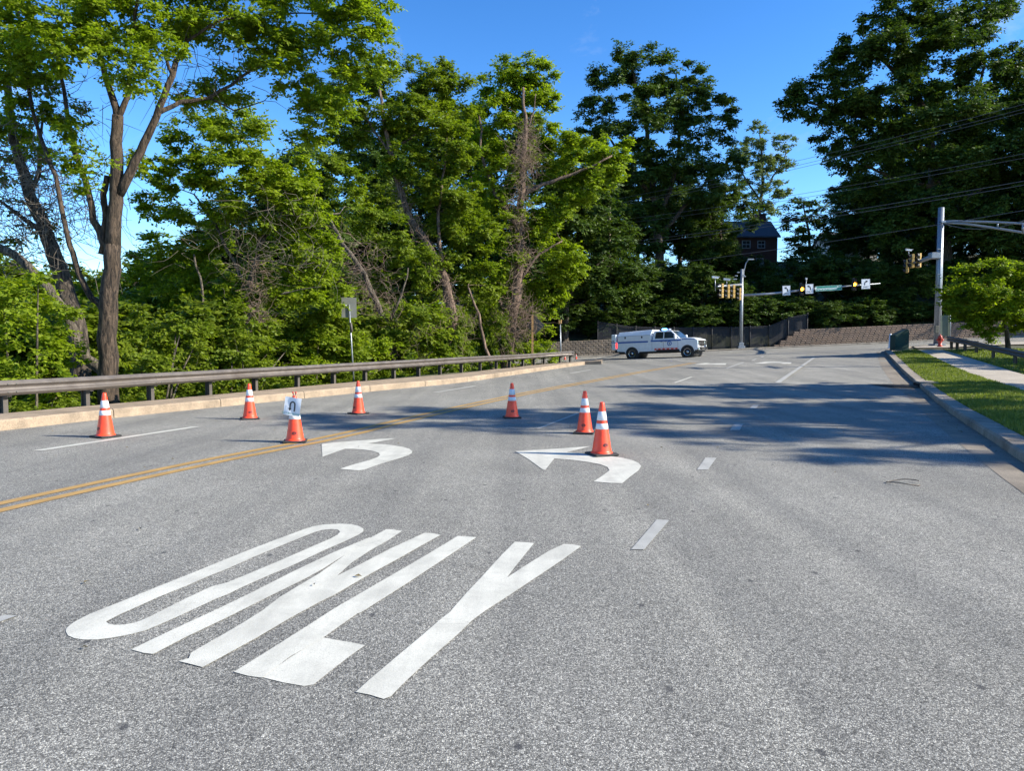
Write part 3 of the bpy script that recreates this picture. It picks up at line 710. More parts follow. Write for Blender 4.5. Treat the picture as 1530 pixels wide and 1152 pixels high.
p = gp(1352, 722, .01); tw = MB(); tp = [p + Vector((.17 * math.cos(t) * (1 + .15 * math.sin(3 * t)), .15 * math.sin(t), .01 + .012 * math.sin(2 * t))) for t in np.linspace(.3, 5.6, 22)]
tw.tube(tp, .0065, 5); o = tw.build('fallen_vine', M['twig']); tag(o, 'thin curled dry vine lying on the sunlit right lane', 'twig')
# fallen leaves scattered on the road: too small and many to name
mb = MB(); rr_ = random.Random(11)
for i in range(170):
    y = rr_.uniform(3, 26) if i % 3 else rr_.uniform(9, 20); x = rr_.uniform(-13.6, 3.4) / .93 + .3935 * y
    if i > 70: y = rr_.uniform(9, 36); x = x_on(KR, y) - rr_.uniform(.02, .5) ** 1.3
    a = rr_.uniform(0, 6.28); s = rr_.uniform(.012, .03); h_ = H(x, y) + .014
    mb.add([(x + s * math.cos(a), y + s * math.sin(a), h_), (x - .5 * s * math.sin(a), y + .5 * s * math.cos(a), h_ + .012), (x - s * math.cos(a), y - s * math.sin(a), h_), (x + .5 * s * math.sin(a), y - .5 * s * math.cos(a), h_ + .004)], [(0, 1, 2, 3)])
o = mb.build('leaf_litter', worn('dry_leaf', (.16, .12, .05), .8, 0, 3, .5, 0)); tag(o, 'scattered dry leaves and crumbs on the road and in the gutter', 'litter', kind='stuff')

# ------------------------------------------------------------ roadside signs on the left
def post_sign(label, cat, base, top_z, panel, pm, post_m, r=.03, name='sign', square=False):
    root = empty(name, base, 0, label, cat)
    mb = MB()
    if square: mb.box((base.x, base.y, (base.z - .6 + top_z) / 2), (r * 2, r * 1.2, top_z - base.z + .6))
    else: mb.tube([base - Vector((0, 0, .6)), Vector((base.x, base.y, top_z))], r, 8)
    mb.build('post', post_m, root)
    c, hw, hh, yaw, roll = panel; Mx = facing(c, yaw, roll)
    MB().box((0, 0, 0), (2 * hw, 2 * hh, .006), Mx, .002).build('panel', pm, root)
    b = MB()
    for s in (-.3, .3): b.box((0, s * hh * 1.4, .014 if roll == 0 else .014), (hw * .5 if roll == 0 else .12, .04, .02), Mx)
    b.build('bracket', M['galv'], root)
    return root
# rectangular sign seen from behind
Ys = 28.6
b0 = at(529.5, 569, Ys); b0.z = G(b0.x, b0.y)
root = empty('road_sign', b0, 0, 'back of a rectangular road sign on a thin steel post behind the left guardrail', 'sign')
tp_ = at(521.5, 455, Ys)
mb = MB(); mb.tube([b0 + Vector((0, 0, -.5)), tp_], .032, 8); mb.build('post', M['galv'], root)
c = at(521.5, 459.5, Ys + .05); Mx = facing(c, .35)
MB().box((0, 0, 0), (.57, .78, .006), Mx, .002).build('panel', M['galv_dull'], root)
MB().box((-.12, .05, .005), (.05, .10, .004), Mx).build('sticker', M['sign_white'], root)
mb = MB(); p1 = at(524, 482, Ys - .05); p2 = at(525.5, 496, Ys - .05); mb.tube([p1, p2], .05, 8); mb.build('sleeve', M['post'], root)
# diamond sign seen from behind on timber post
Yd = 47.6
b0 = at(795.5, 543, Yd); b0.z = G(b0.x, b0.y)
root = empty('warning_sign', b0, 0, 'back of a diamond warning sign on an orange-brown timber post', 'sign')
mb = MB(); tpx = at(795, 471, Yd); mb.box((b0.x, b0.y, (b0.z - .5 + tpx.z) / 2), (.13, .10, tpx.z - b0.z + .5)); mb.build('post', M['wood'], root)
c = at(799.5, 486, Yd + .08); Mx = facing(c, R(-14), R(45)); MB().box((0, 0, 0), (.88, .88, .006), Mx, .002).build('panel', M['galv_dull'], root)
# push button post
Yb_ = 56.0; b0 = at(838.5, 527, Yb_); b0.z = G(b0.x, b0.y)
root = empty('signal_post', b0, 0, 'thin grey post with a small brown box on top beyond the left guardrail', 'post')
mb = MB(); mb.tube([b0 + Vector((0, 0, -.3)), at(837, 484, Yb_)], [.055, .05], 10); mb.build('post', M['galv'], root)
c = at(836.7, 480.5, Yb_); MB().box(tuple(c), (.26, .26, .34), None, .03).build('box_head', M['wood'], root)
MB().box(tuple(c + Vector((0, 0, .19))), (.32, .32, .04)).build('cap', M['post'], root)

# ------------------------------------------------------------ retaining walls
def wall(label, x0, x1, y, ncourse, step_l, step_r, bh, bw, m, hfun):
    root = empty('retaining_wall', (x0, y, hfun(x0)), 0, label, 'wall')
    rr = random.Random(int(x0 * 10))
    for c in range(ncourse):
        mb = MB(); xa = x0 + step_l * c; xb = x1 - step_r * c; x = xa + (0 if c % 2 else -bw / 2)
        while x < xb:
            w = bw * .985; zz = hfun(x + w / 2) + c * bh; j = rr.uniform(-.012, .012); cx = x + w / 2
            yy = y + c * .022 + j; hz = bh * .97
            # split-face block: bulged front
            vs = []
            for (ax, az, ay) in ((-1, -1, 0), (1, -1, 0), (1, 1, 0), (-1, 1, 0), (-.78, -.6, -.03), (.78, -.6, -.03), (.78, .6, -.03), (-.78, .6, -.03)):
                vs.append((cx + ax * w / 2 * .99, yy + ay, zz + hz / 2 + az * hz / 2))
            for (ax, az) in ((-1, -1), (1, -1), (1, 1), (-1, 1)): vs.append((cx + ax * w / 2 * .99, yy + .3, zz + hz / 2 + az * hz / 2))
            mb.add(vs, [(4, 5, 6, 7), (0, 1, 5, 4), (1, 2, 6, 5), (2, 3, 7, 6), (3, 0, 4, 7), (3, 2, 10, 11), (0, 3, 11, 8), (2, 1, 9, 10)])
            x += bw
        o = mb.build('block_course', m, root); o['kind'] = 'stuff'
    return root
hw = lambda x: H(x, 64.9) + .10
wall('grey-brown block retaining wall left of the pickup truck', at(806, 520, 64.9).x, at(1010, 520, 64.9).x, 64.9, 7, .0, .45, .19, .45, M['block_grey'], hw)
wall('long tan block retaining wall with a stepped left end across the intersection', at(1160, 520, 64.9).x, 62, 64.9, 8, .30, 0, .18, .45, M['block'], hw)

# dark fence on the bank
def fence():
    YF = 65.45; pr = ((893, 480), (940, 487), (1000, 489), (1104, 488), (1150, 486), (1178, 474), (1206, 468))
    x0, x1 = at(893, 500, YF).x, at(1206, 500, YF).x; n = 11
    tx = [at(x, y, YF).x for x, y in pr]; tz = [at(x, y, YF).z for x, y in pr]
    top = lambda x: float(np.interp(x, tx, tz)); bot = lambda x: H(x, 65) + .02
    root = empty('slat_fence', (x0, YF, bot(x0)), 0, 'dark privacy fence on the bank behind the truck', 'fence'); w = (x1 - x0) / n
    for i in range(n + 1):
        x = x0 + i * w; MB().tube([(x, YF, bot(x)), (x, YF, top(x) + .06)], .04, 6).build('post', M['fence'], root)
    slats = {}; x = x0; rr = random.Random(8)
    while x < x1 - .05:
        k = int((x - x0) / w); h_ = top(x) - bot(x) - rr.uniform(0, .03); slats.setdefault(k, MB()).box((x + .045, YF + .05 + rr.uniform(-.004, .004), bot(x) + h_ / 2), (.088, .014, h_)); x += .11
    for k_, mb_ in slats.items(): mb_.build('slat_bay', M['fence'], root, kind='stuff')
    MB().tube([(x0 + (x1 - x0) * k / 40, YF - .01, top(x0 + (x1 - x0) * k / 40) - .12) for k in range(41)], .022, 6).build('top_rail', M['fence'], root)
fence()

# ------------------------------------------------------------ traffic signals
def signal_head(center, yaw, lit=None, col_='signal_yellow', label=None, grp=None, backplate=False):
    """three-section head; lenses face local -Y"""
    root = empty('traffic_signal', center, yaw, label, 'traffic light', grp)
    mb = MB()
    for k in (-1, 0, 1): mb.box((0, 0, k * .36), (.34, .20, .345), None, .025)
    mb.build('housing', M[col_], root, True)
    if backplate: MB().box((0, .105, 0), (.62, .012, 1.36)).build('backplate', M['signal_black'], root, True)
    for k, nm in ((1, 'red'), (0, 'amber'), (-1, 'green')):
        L = MB(); Mx = Matrix.Translation((0, -.102, k * .36)) @ Matrix.Rotation(math.pi / 2, 4, 'X')
        L.lathe([(.145, 0), (.13, .02), (.08, .035), (.01, .04)], 20, M=Mx); L.build('lens', M['amber'] if lit == nm else M['dark_lens'], root, True)
        V = MB(); rings = []
        for d in (0, .24):
            rings.append([(.158 * math.cos(t), -.10 - d * (.72 + .28 * math.sin(t)), k * .36 + .158 * math.sin(t)) for t in np.linspace(-.7, math.pi + .7, 18)])
        V.loft(rings, False, False, True, None, False); V.build('visor', M['signal_black'], root, True)
    return root
def sign_panel(center, yaw, w, h, label, arrow_dir=0, text='ONLY', roll=0):
    root = empty('lane_sign', center, 0, label, 'sign'); Mx = facing(center, yaw, roll)
    MB().box((0, 0, 0), (w, h, .012), Mx, .004).build('panel', M['sign_white'], root)
    mb = MB(); s = arrow_dir; pts = [(.10 * s * -1, -.16), (-.10 * s, -.02), (-.06 * s, .08), (.04 * s, .16)]
    A = []; B = []
    pts = [Vector(p) for p in pts]
    for i, p in enumerate(pts):
        t = (pts[min(i + 1, 3)] - pts[max(0, i - 1)]).normalized(); nn = Vector((-t.y, t.x)) * .045
        A.append(Mx @ Vector((p.x + nn.x, p.y + nn.y + .06, .010))); B.append(Mx @ Vector((p.x - nn.x, p.y - nn.y + .06, .010)))
    strip(mb, A, B); mb.add([Mx @ Vector(q) for q in ((-.02 * s, .32, .010), (.19 * s, .27, .010), (.09 * s, .12, .010))], [(0, 1, 2)])
    mb.build('arrow', M['ink'], root)
    text_mesh('lettering', text, .19, M['ink'], root, Matrix.Translation(-Vector(center)) @ Mx @ Matrix.Translation((0, -.26, .010)))
    mb = MB(); q = .008
    for a, b, c_, d_ in ((0, h / 2 - .02, w - .04, .012), (0, -h / 2 + .02, w - .04, .012)): mb.box((a, b, q), (c_, d_, .002), Mx)
    for a in (-1, 1): mb.box((a * (w / 2 - .02), 0, q), (.012, h - .06, .002), Mx)
    mb.build('border', M['ink'], root)
    return root
YP = 62.5
pb = at(1107, 520, YP); pb.z = H(pb.x, 64.3) + .12; pb.y = 64.6
pb = Vector((at(1107, 500, 64.6).x, 64.6, pb.z))
pole = empty('signal_pole', pb, 0, 'far grey signal pole with a long mast arm and curved lamp arm across the intersection', 'signal pole')
YP = 64.6
topz = at(1107, 402, YP).z
mb = MB(); mb.tube([pb, Vector((pb.x, YP, topz))], [.17, .13], 12); mb.build('shaft', M['galv'], pole)
mb = MB(); mb.box(tuple(pb + Vector((0, 0, .12))), (.62, .62, .28), None, .04); mb.box(tuple(pb + Vector((0, 0, .4))), (.42, .42, .3), None, .03); mb.build('base', M['galv'], pole)
armL = [at(x, y, YP) for x, y in ((1108, 441.5), (1150, 439), (1200, 433.5), (1260, 428), (1315, 423.5))]
mb = MB(); mb.tube(armL, [.12, .105, .09, .07, .05], 10); mb.build('mast_arm', M['galv'], pole)
mb = MB(); mb.tube([at(1110, 418, YP), at(1112, 403, YP), at(1114.5, 393, YP), at(1118, 388.5, YP), at(1122, 387.2, YP)], [.05, .045, .04, .035, .035], 8); la = mb.build('lamp_arm', M['galv'], pole)
mb = MB(); c = at(1121.5, 387.5, YP); mb.box(tuple(c), (.55, .22, .12), None, .03); mb.build('lamp_head', M['galv'], la)
arm2a = at(1107, 425, YP); arm2b = at(1072, 428, 54.0)
mb = MB(); mb.tube([arm2a, arm2a.lerp(arm2b, .5), arm2b], [.10, .08, .06], 10); mb.build('mast_arm', M['galv'], pole)
mb = MB()
for dx, dy, s in ((-9, 417, .35), (-7, 412, .25), (3, 411, .3), (-4, 407, .22), (5, 413, .25)): mb.box(tuple(at(1107 + dx, dy, YP - .3)), (s, .12, .10), None, .02)
mb.build('fittings', M['galv'], pole, kind='stuff')
sp = [(1078, 434.5, 55.2, 'leftmost yellow signal head of the bunch beside the far pole'), (1087.5, 435.5, 57.8, 'second yellow signal head from the left beside the far pole'),
      (1095.5, 435.5, 60, 'third yellow signal head from the left beside the far pole'), (1105, 439.5, 63.6, 'yellow signal head strapped to the far signal pole')]
for x, y, Y, lab in sp: signal_head(at(x, y, Y), R(-72 if x < 1080 else -80), None, 'signal_yellow', lab, 'yellow signal heads at the far pole')
def camera_unit(base, top, yaw, label):
    root = empty('traffic_camera', base, 0, label, 'camera')
    mb = MB(); mb.tube([base, top], .028, 8); mb.build('stem', M['galv'], root)
    Mx = Matrix.Translation(top) @ Matrix.Rotation(yaw, 4, 'Z') @ Matrix.Rotation(R(6), 4, 'Y')
    mb = MB(); mb.box((0, 0, .05), (.50, .14, .13), Mx, .03); mb.build('housing', M['sign_white'], root)
    mb = MB(); mb.box((.03, 0, .125), (.60, .19, .015), Mx); mb.build('sunshield', M['sign_white'], root)
camera_unit(at(1069, 434.5, 54.2), at(1068.5, 415.5, 54.2), .1, 'white traffic camera on the tallest stem left of the yellow signal heads')
camera_unit(at(1086, 427, 57.4), at(1085.6, 418.5, 57.4), .0, 'white traffic camera standing above the second yellow signal head')
camera_unit(at(1204.5, 432, YP), at(1204.5, 418, YP), 1.2, 'small camera on a short stem above the middle left-turn sign')
sign_panel(at(1175, 434, YP - .2), .0, .70, .84, 'white left turn ONLY sign nearest the far pole', -1, roll=R(2))
sign_panel(at(1209.3, 431.5, YP - .2), .0, .70, .84, 'white left turn ONLY sign between an amber light and the street name', -1, roll=R(2))
sign_panel(at(1293.5, 424.2, YP - .2), .0, .76, .86, 'white right turn ONLY sign near the tip of the mast arm', 1, roll=R(2))
signal_head(at(1197.5, 432.0, YP - .3), 0, 'amber', 'signal_black', 'black signal head lit amber between the two left-turn signs', None, False)
signal_head(at(1276, 424.8, YP - .3), 0, 'amber', 'signal_black', 'black signal head lit amber beside the right-turn sign', None, False)
c = at(1238, 430.5, YP - .25); Mx = facing(c, 0, R(3)); ns = empty('street_name_sign', c, 0, 'green street name sign with white letters hanging on the mast arm', 'sign')
MB().box((0, 0, 0), (2.30, .44, .012), Mx, .004).build('panel', M['sign_green'], ns)
text_mesh('lettering', 'Towsontown', .36, M['sign_letter'], ns, Matrix.Translation(-c) @ Mx @ Matrix.Translation((-.24, -.02, .010)))
text_mesh('lettering', 'Blvd', .19, M['sign_letter'], ns, Matrix.Translation(-c) @ Mx @ Matrix.Translation((.88, .08, .010)))
mb = MB()
for a in (-1, 1): mb.box((0, a * .205, .008), (2.26, .012, .002), Mx); mb.box((a * 1.13, 0, .008), (.012, .39, .002), Mx)
mb.build('border', M['sign_letter'], ns)

# right pole
YQ = 50.0
qb = at(1400, 517, YQ); qb.z = H(qb.x, qb.y) + .14
pl = empty('signal_pole', qb, 0, 'thick tall grey signal pole at the right with a truss arm near its top', 'signal pole')
qt = at(1400.5, 310, YQ); mb = MB(); mb.tube([qb, Vector((qb.x, YQ, qt.z))], [.225, .185], 16); mb.build('shaft', M['galv'], pl)
mb = MB(); mb.box(tuple(qb + Vector((0, 0, .03))), (.8, .8, .10), None, .03); mb.build('base_plate', M['galv'], pl)
mb = MB(); cx = at(1404.3, 420, YQ - .2); mb.tube([Vector((cx.x, YQ - .22, qb.z)), Vector((cx.x, YQ - .22, at(1404, 333, YQ).z))], .035, 8)
for y in (372, 410, 450): mb.box(tuple(at(1403, y, YQ - .2)), (.26, .12, .05))
mb.build('conduit', M['galv'], pl)
MB().box(tuple(at(1399.5, 492, YQ - .3)), (.26, .16, .50), None, .02).build('meter_box', M['galv_dull'], pl)
ch0 = at(1402, 332, YQ); chU = [at(1405, 331, YQ), at(1425, 330.2, YQ - .4), at(1480, 331.5, YQ - 1.6), at(1530, 334, YQ - 2.7), at(1640, 338, YQ - 5)]
chL = [at(1405, 331.6, YQ), at(1440, 334, YQ - .7), at(1490, 341, YQ - 1.8), at(1530, 347.5, YQ - 2.7), at(1640, 352, YQ - 5)]
mb = MB(); mb.tube(chU, .07, 8); mb.build('upper_chord', M['galv'], pl)
mb = MB(); mb.tube(chL, .07, 8); mb.build('lower_chord', M['galv'], pl)
for (a, b, Y) in (((1490.5, 332), (1490.5, 340.5), YQ - 1.8), ((1528, 334), (1528, 347), YQ - 2.7), ((1570, 335.5), (1570, 349), YQ - 3.5)):
    MB().tube([at(*a, Y), at(*b, Y)], .05, 8).build('strut', M['galv'], pl)
mb = MB(); mb.tube([at(x, y, Y) for x, y, Y in ((1403, 331, YQ - .2), (1420, 337, YQ - .5), (1440, 341.2, YQ - .9), (1462, 342, YQ - 1.2), (1490, 340, YQ - 1.8), (1515, 334, YQ - 2.4), (1545, 325, YQ - 3))], .028, 6); mb.build('cable_loop', M['wire'], pl)
MB().box(tuple(at(1411, 331.5, YQ - .15)), (.5, .16, .16), None, .03).build('clamp', M['galv'], pl)
a0 = at(1397, 381, YQ); a1_ = at(1372, 391.5, 56.5); a2_ = at(1352, 393.5, 62)
mb = MB(); mb.tube([a0, a1_, a2_], [.17, .12, .07], 10); mb.build('mast_arm', M['galv'], pl)
MB().box(tuple(at(1396, 382, YQ)), (.62, .5, .42), None, .04).build('collar', M['galv'], pl)
signal_head(at(1363, 390, 58), R(-95), None, 'signal_yellow', 'upper yellow signal head on the arm left of the thick pole', 'yellow signal heads by the thick pole')
signal_head(at(1355.5, 397.5, 60), R(-110), None, 'signal_yellow', 'lower yellow signal head left of the thick pole', 'yellow signal heads by the thick pole')
signal_head(at(1372.5, 389, 55.5), R(-60), None, 'signal_yellow', 'small signal head closest to the thick pole', 'yellow signal heads by the thick pole')
camera_unit(at(1358, 382, 59), at(1357.5, 374.5, 59), .1, 'white traffic camera atop the signals left of the thick pole')
# sign back beside pole, hydrant, green box, marker
Yh = 49.0; b0 = at(1419.8, 518, Yh); b0.z = H(b0.x, b0.y) + .14
root = empty('road_sign', b0, 0, 'back of a tall grey-green sign just right of the thick pole', 'sign')
MB().tube([b0, at(1419.8, 458, Yh)], .035, 8).build('post', M['galv'], root); c = at(1412.5, 486.5, Yh + .06)
MB().box(tuple(c), (.66, .008, 1.38)).build('panel', worn('sign_back_green', (.11, .14, .11), .6, .2, 3, .12, 0), root)
hb = at(1404.2, 520, 47.3); hb.z = H(hb.x, hb.y) + .14
hy = empty('fire_hydrant', hb, 0, 'small red fire hydrant at the foot of the thick pole', 'hydrant')
MB().lathe([(.17, 0), (.17, .05), (.11, .06), (.105, .50), (.14, .51), (.14, .56)], 16, tuple(hb)).build('barrel', M['red'], hy)
MB().lathe([(.14, .56), (.125, .64), (.08, .72), (.035, .74), (.035, .80), (.01, .81)], 16, tuple(hb)).build('bonnet', M['red'], hy)
for s in (-1, 1): MB().tube([hb + Vector((s * .09, 0, .44)), hb + Vector((s * .22, 0, .44))], [.065, .06], 10).build('outlet', M['red'], hy)
MB().tube([hb + Vector((0, -.09, .40)), hb + Vector((0, -.24, .40))], [.09, .085], 12).build('outlet', M['red'], hy)
Yg = 45.3; gb = at(1343.5, 523, Yg); gb.z = H(gb.x, gb.y) + .13
gbx = empty('utility_box', gb, 0, 'dark green box with a slanting top at the end of the right kerb', 'utility box')
w = .83
MB().prism([(-w / 2, 0), (w / 2, 0), (w / 2, 1.22), (w / 2 - .12, 1.32), (-w / 2, .95)], -.32, .32, lambda a, b, d: (gb.x + a, gb.y + d, gb.z + b)).build('cabinet', M['green_box'], gbx)
MB().box((gb.x - .02, gb.y - .325, gb.z + .52), (.66, .012, .74), None, .004).build('door', M['green_box'], gbx)
MB().box((gb.x + .22, gb.y - .34, gb.z + .55), (.03, .03, .12)).build('handle', M['post'], gbx)
mk = at(1330, 519, 52); mk.z = H(mk.x, mk.y)
mko = empty('marker_post', mk, 0, 'slim white marker post left of the green box', 'post')
MB().lathe([(.20, 0), (.20, .03), (.12, .05), (.07, 1.0), (.03, 1.03)], 12, tuple(mk)).build('post', M['sign_white'], mko)

# ------------------------------------------------------------ utility poles and wires
def utility_pole(p, top, label):
    root = empty('utility_pole', p, 0, label, 'utility pole')
    MB().tube([p - Vector((0, 0, .5)), Vector((p.x, p.y, top))], [.17, .11], 10).build('shaft', M['pole_wood'], root)
    for k, zz in enumerate((top - .4, top - 2.6)):
        MB().box((p.x, p.y, zz), (.14, 2.0, .14)).build('crossarm', M['pole_wood'], root)
    mb = MB()
    for s in (-.8, 0, .8): mb.lathe([(.05, 0), (.07, .06), (.04, .14)], 8, (p.x, p.y + s, top - .33))
    mb.build('insulators', M['galv'], root)
uL = at(911, 292, 72); uLb = Vector((uL.x, 72, G(uL.x, 72)))
utility_pole(uLb, uL.z, 'thin dark wooden utility pole among the trees right of centre')
Yr = 35.0
wires = [((911, 299), (1530, 153), 'uppermost overhead wire at the right'), ((911, 306), (1530, 160), 'second overhead wire from the top'), ((911, 310), (1530, 165), 'third overhead wire from the top'),
         ((911, 330), (1530, 227), 'fourth overhead wire, upper of the middle pair'), ((911, 336), (1530, 233.5), 'fifth overhead wire, lower of the middle pair'),
         ((868, 369), (1530, 268), 'upper of the two overhead wires below the middle pair'), ((868, 373), (1530, 274), 'lower of the two overhead wires below the middle pair'),
         ((874, 407), (1530, 312), 'lowest overhead wire across the dark trees')]
pr = None
for i, (a, b, lab) in enumerate(wires):
    P0, P1 = at(*a, 72), at(*b, 42); d = P1 - P0; P2 = P1 + d * .28; pts = []
    for k in range(29):
        t = k / 28; p = P0.lerp(P2, t); p.z -= .9 * 4 * t * (1 - t) * .55 ; pts.append(p)
    # lift so that the sag still passes the two sighted points
    for k in range(29): pts[k].z += .9 * .55 * 4 * (k / 28) * (1 - 1 / 1.28) * 1.0 * (1 if True else 0) * .75
    o = MB().tube(pts, .013 if i < 5 else .018, 5).build('overhead_wire', M['wire']); tag(o, lab, 'wire', 'overhead wires')
    if i == 3: pr = pts[-1]
    if i == 0: ptop = pts[-1]
utility_pole(Vector((ptop.x, ptop.y, H(ptop.x, ptop.y))), ptop.z + .4, 'wooden utility pole out of sight at the right end of the wires')

# ------------------------------------------------------------ houses on the hill
def house(label, cx, Y, w, d, z0, eave, ridge, wall_m, wins, chimney=None, yaw=0):
    root = empty('house', (cx, Y, z0), yaw, label, 'house')
    MB().box((0, d / 2, eave / 2 - 1), (w, d, eave + 2)).build('wall', wall_m, root, True)
    mb = MB(); o_ = .35
    mb.prism([(-o_, eave - .12), (-o_, eave + .06), (d / 2, ridge + .06), (d + o_, eave + .06), (d + o_, eave - .12), (d / 2, ridge - .12)], -w / 2 - .3, w / 2 + .3, lambda a, b, x: (x, a, b)); rf = mb.build('roof', M['slate'], root, True)
    mb = MB()
    for s in (-1, 1): mb.add([(s * w / 2, 0, eave - .05), (s * w / 2, d, eave - .05), (s * w / 2, d / 2, ridge - .1)], [(0, 1, 2)])
    mb.build('gable', wall_m, root, True)
    for (x, zz, ww, hh) in wins:
        mb = MB()
        for s in (-1, 1): mb.box((x + s * ww / 2, -.03, zz), (.09, .10, hh + .09))
        for s in (-1, 0, 1): mb.box((x, -.032, zz + s * hh / 2), (ww, .09, .08))
        mb.box((x, -.05, zz), (.04, .03, hh - .04))
        fr = mb.build('window', M['white_wood'], root, True)
        MB().box((x, -.004, zz), (ww, .02, hh)).build('pane', M['glass'], fr, True)
    if chimney is not None:
        x, hh = chimney; MB().box((x, d / 2 + .1, ridge - .6 + hh / 2), (1.2, .9, hh + 1.2)).build('chimney', M['brick'], rf, True)
        MB().box((x, d / 2 + .1, ridge + hh + .04), (1.35, 1.05, .12)).build('chimney_cap', M['slate'], rf, True)
Yk = 96.0; sc_m = Yk / 1100
zb = at(1115, 408, Yk).z; ev = at(1115, 354, Yk).z - zb; rg = at(1115, 331, Yk + 3.5).z - zb
cxh = at(1112, 380, Yk).x
wx = lambda px: at(px, 380, Yk).x - cxh
house('brick house with slate roof and chimney half hidden by trees on the hill', cxh, Yk, (1160 - 1062) * sc_m, 7.0, zb, ev, rg, M['brick'],
      [(wx(1085.5), ev - .95, .95, 1.15), (wx(1114.5), ev - .95, 1.0, .95), (wx(1137), ev - .95, .9, .9), (wx(1081), ev - 3.4, .95, 1.35), (wx(1100), ev - 3.4, .9, 1.3), (wx(1135), ev - 3.4, .9, 1.3)], (wx(1149), .9))
Yk2 = 100.0; cx2 = at(1276, 380, Yk2).x; zb2 = at(1276, 392, Yk2).z
house('pale sided house with grey roof barely showing through the hillside trees', cx2, Yk2, 6.2, 6, zb2, 2.6, 4.4, M['siding'], [(-1.6, 1.4, .9, 1.1), (1.2, 1.4, .9, 1.1)])

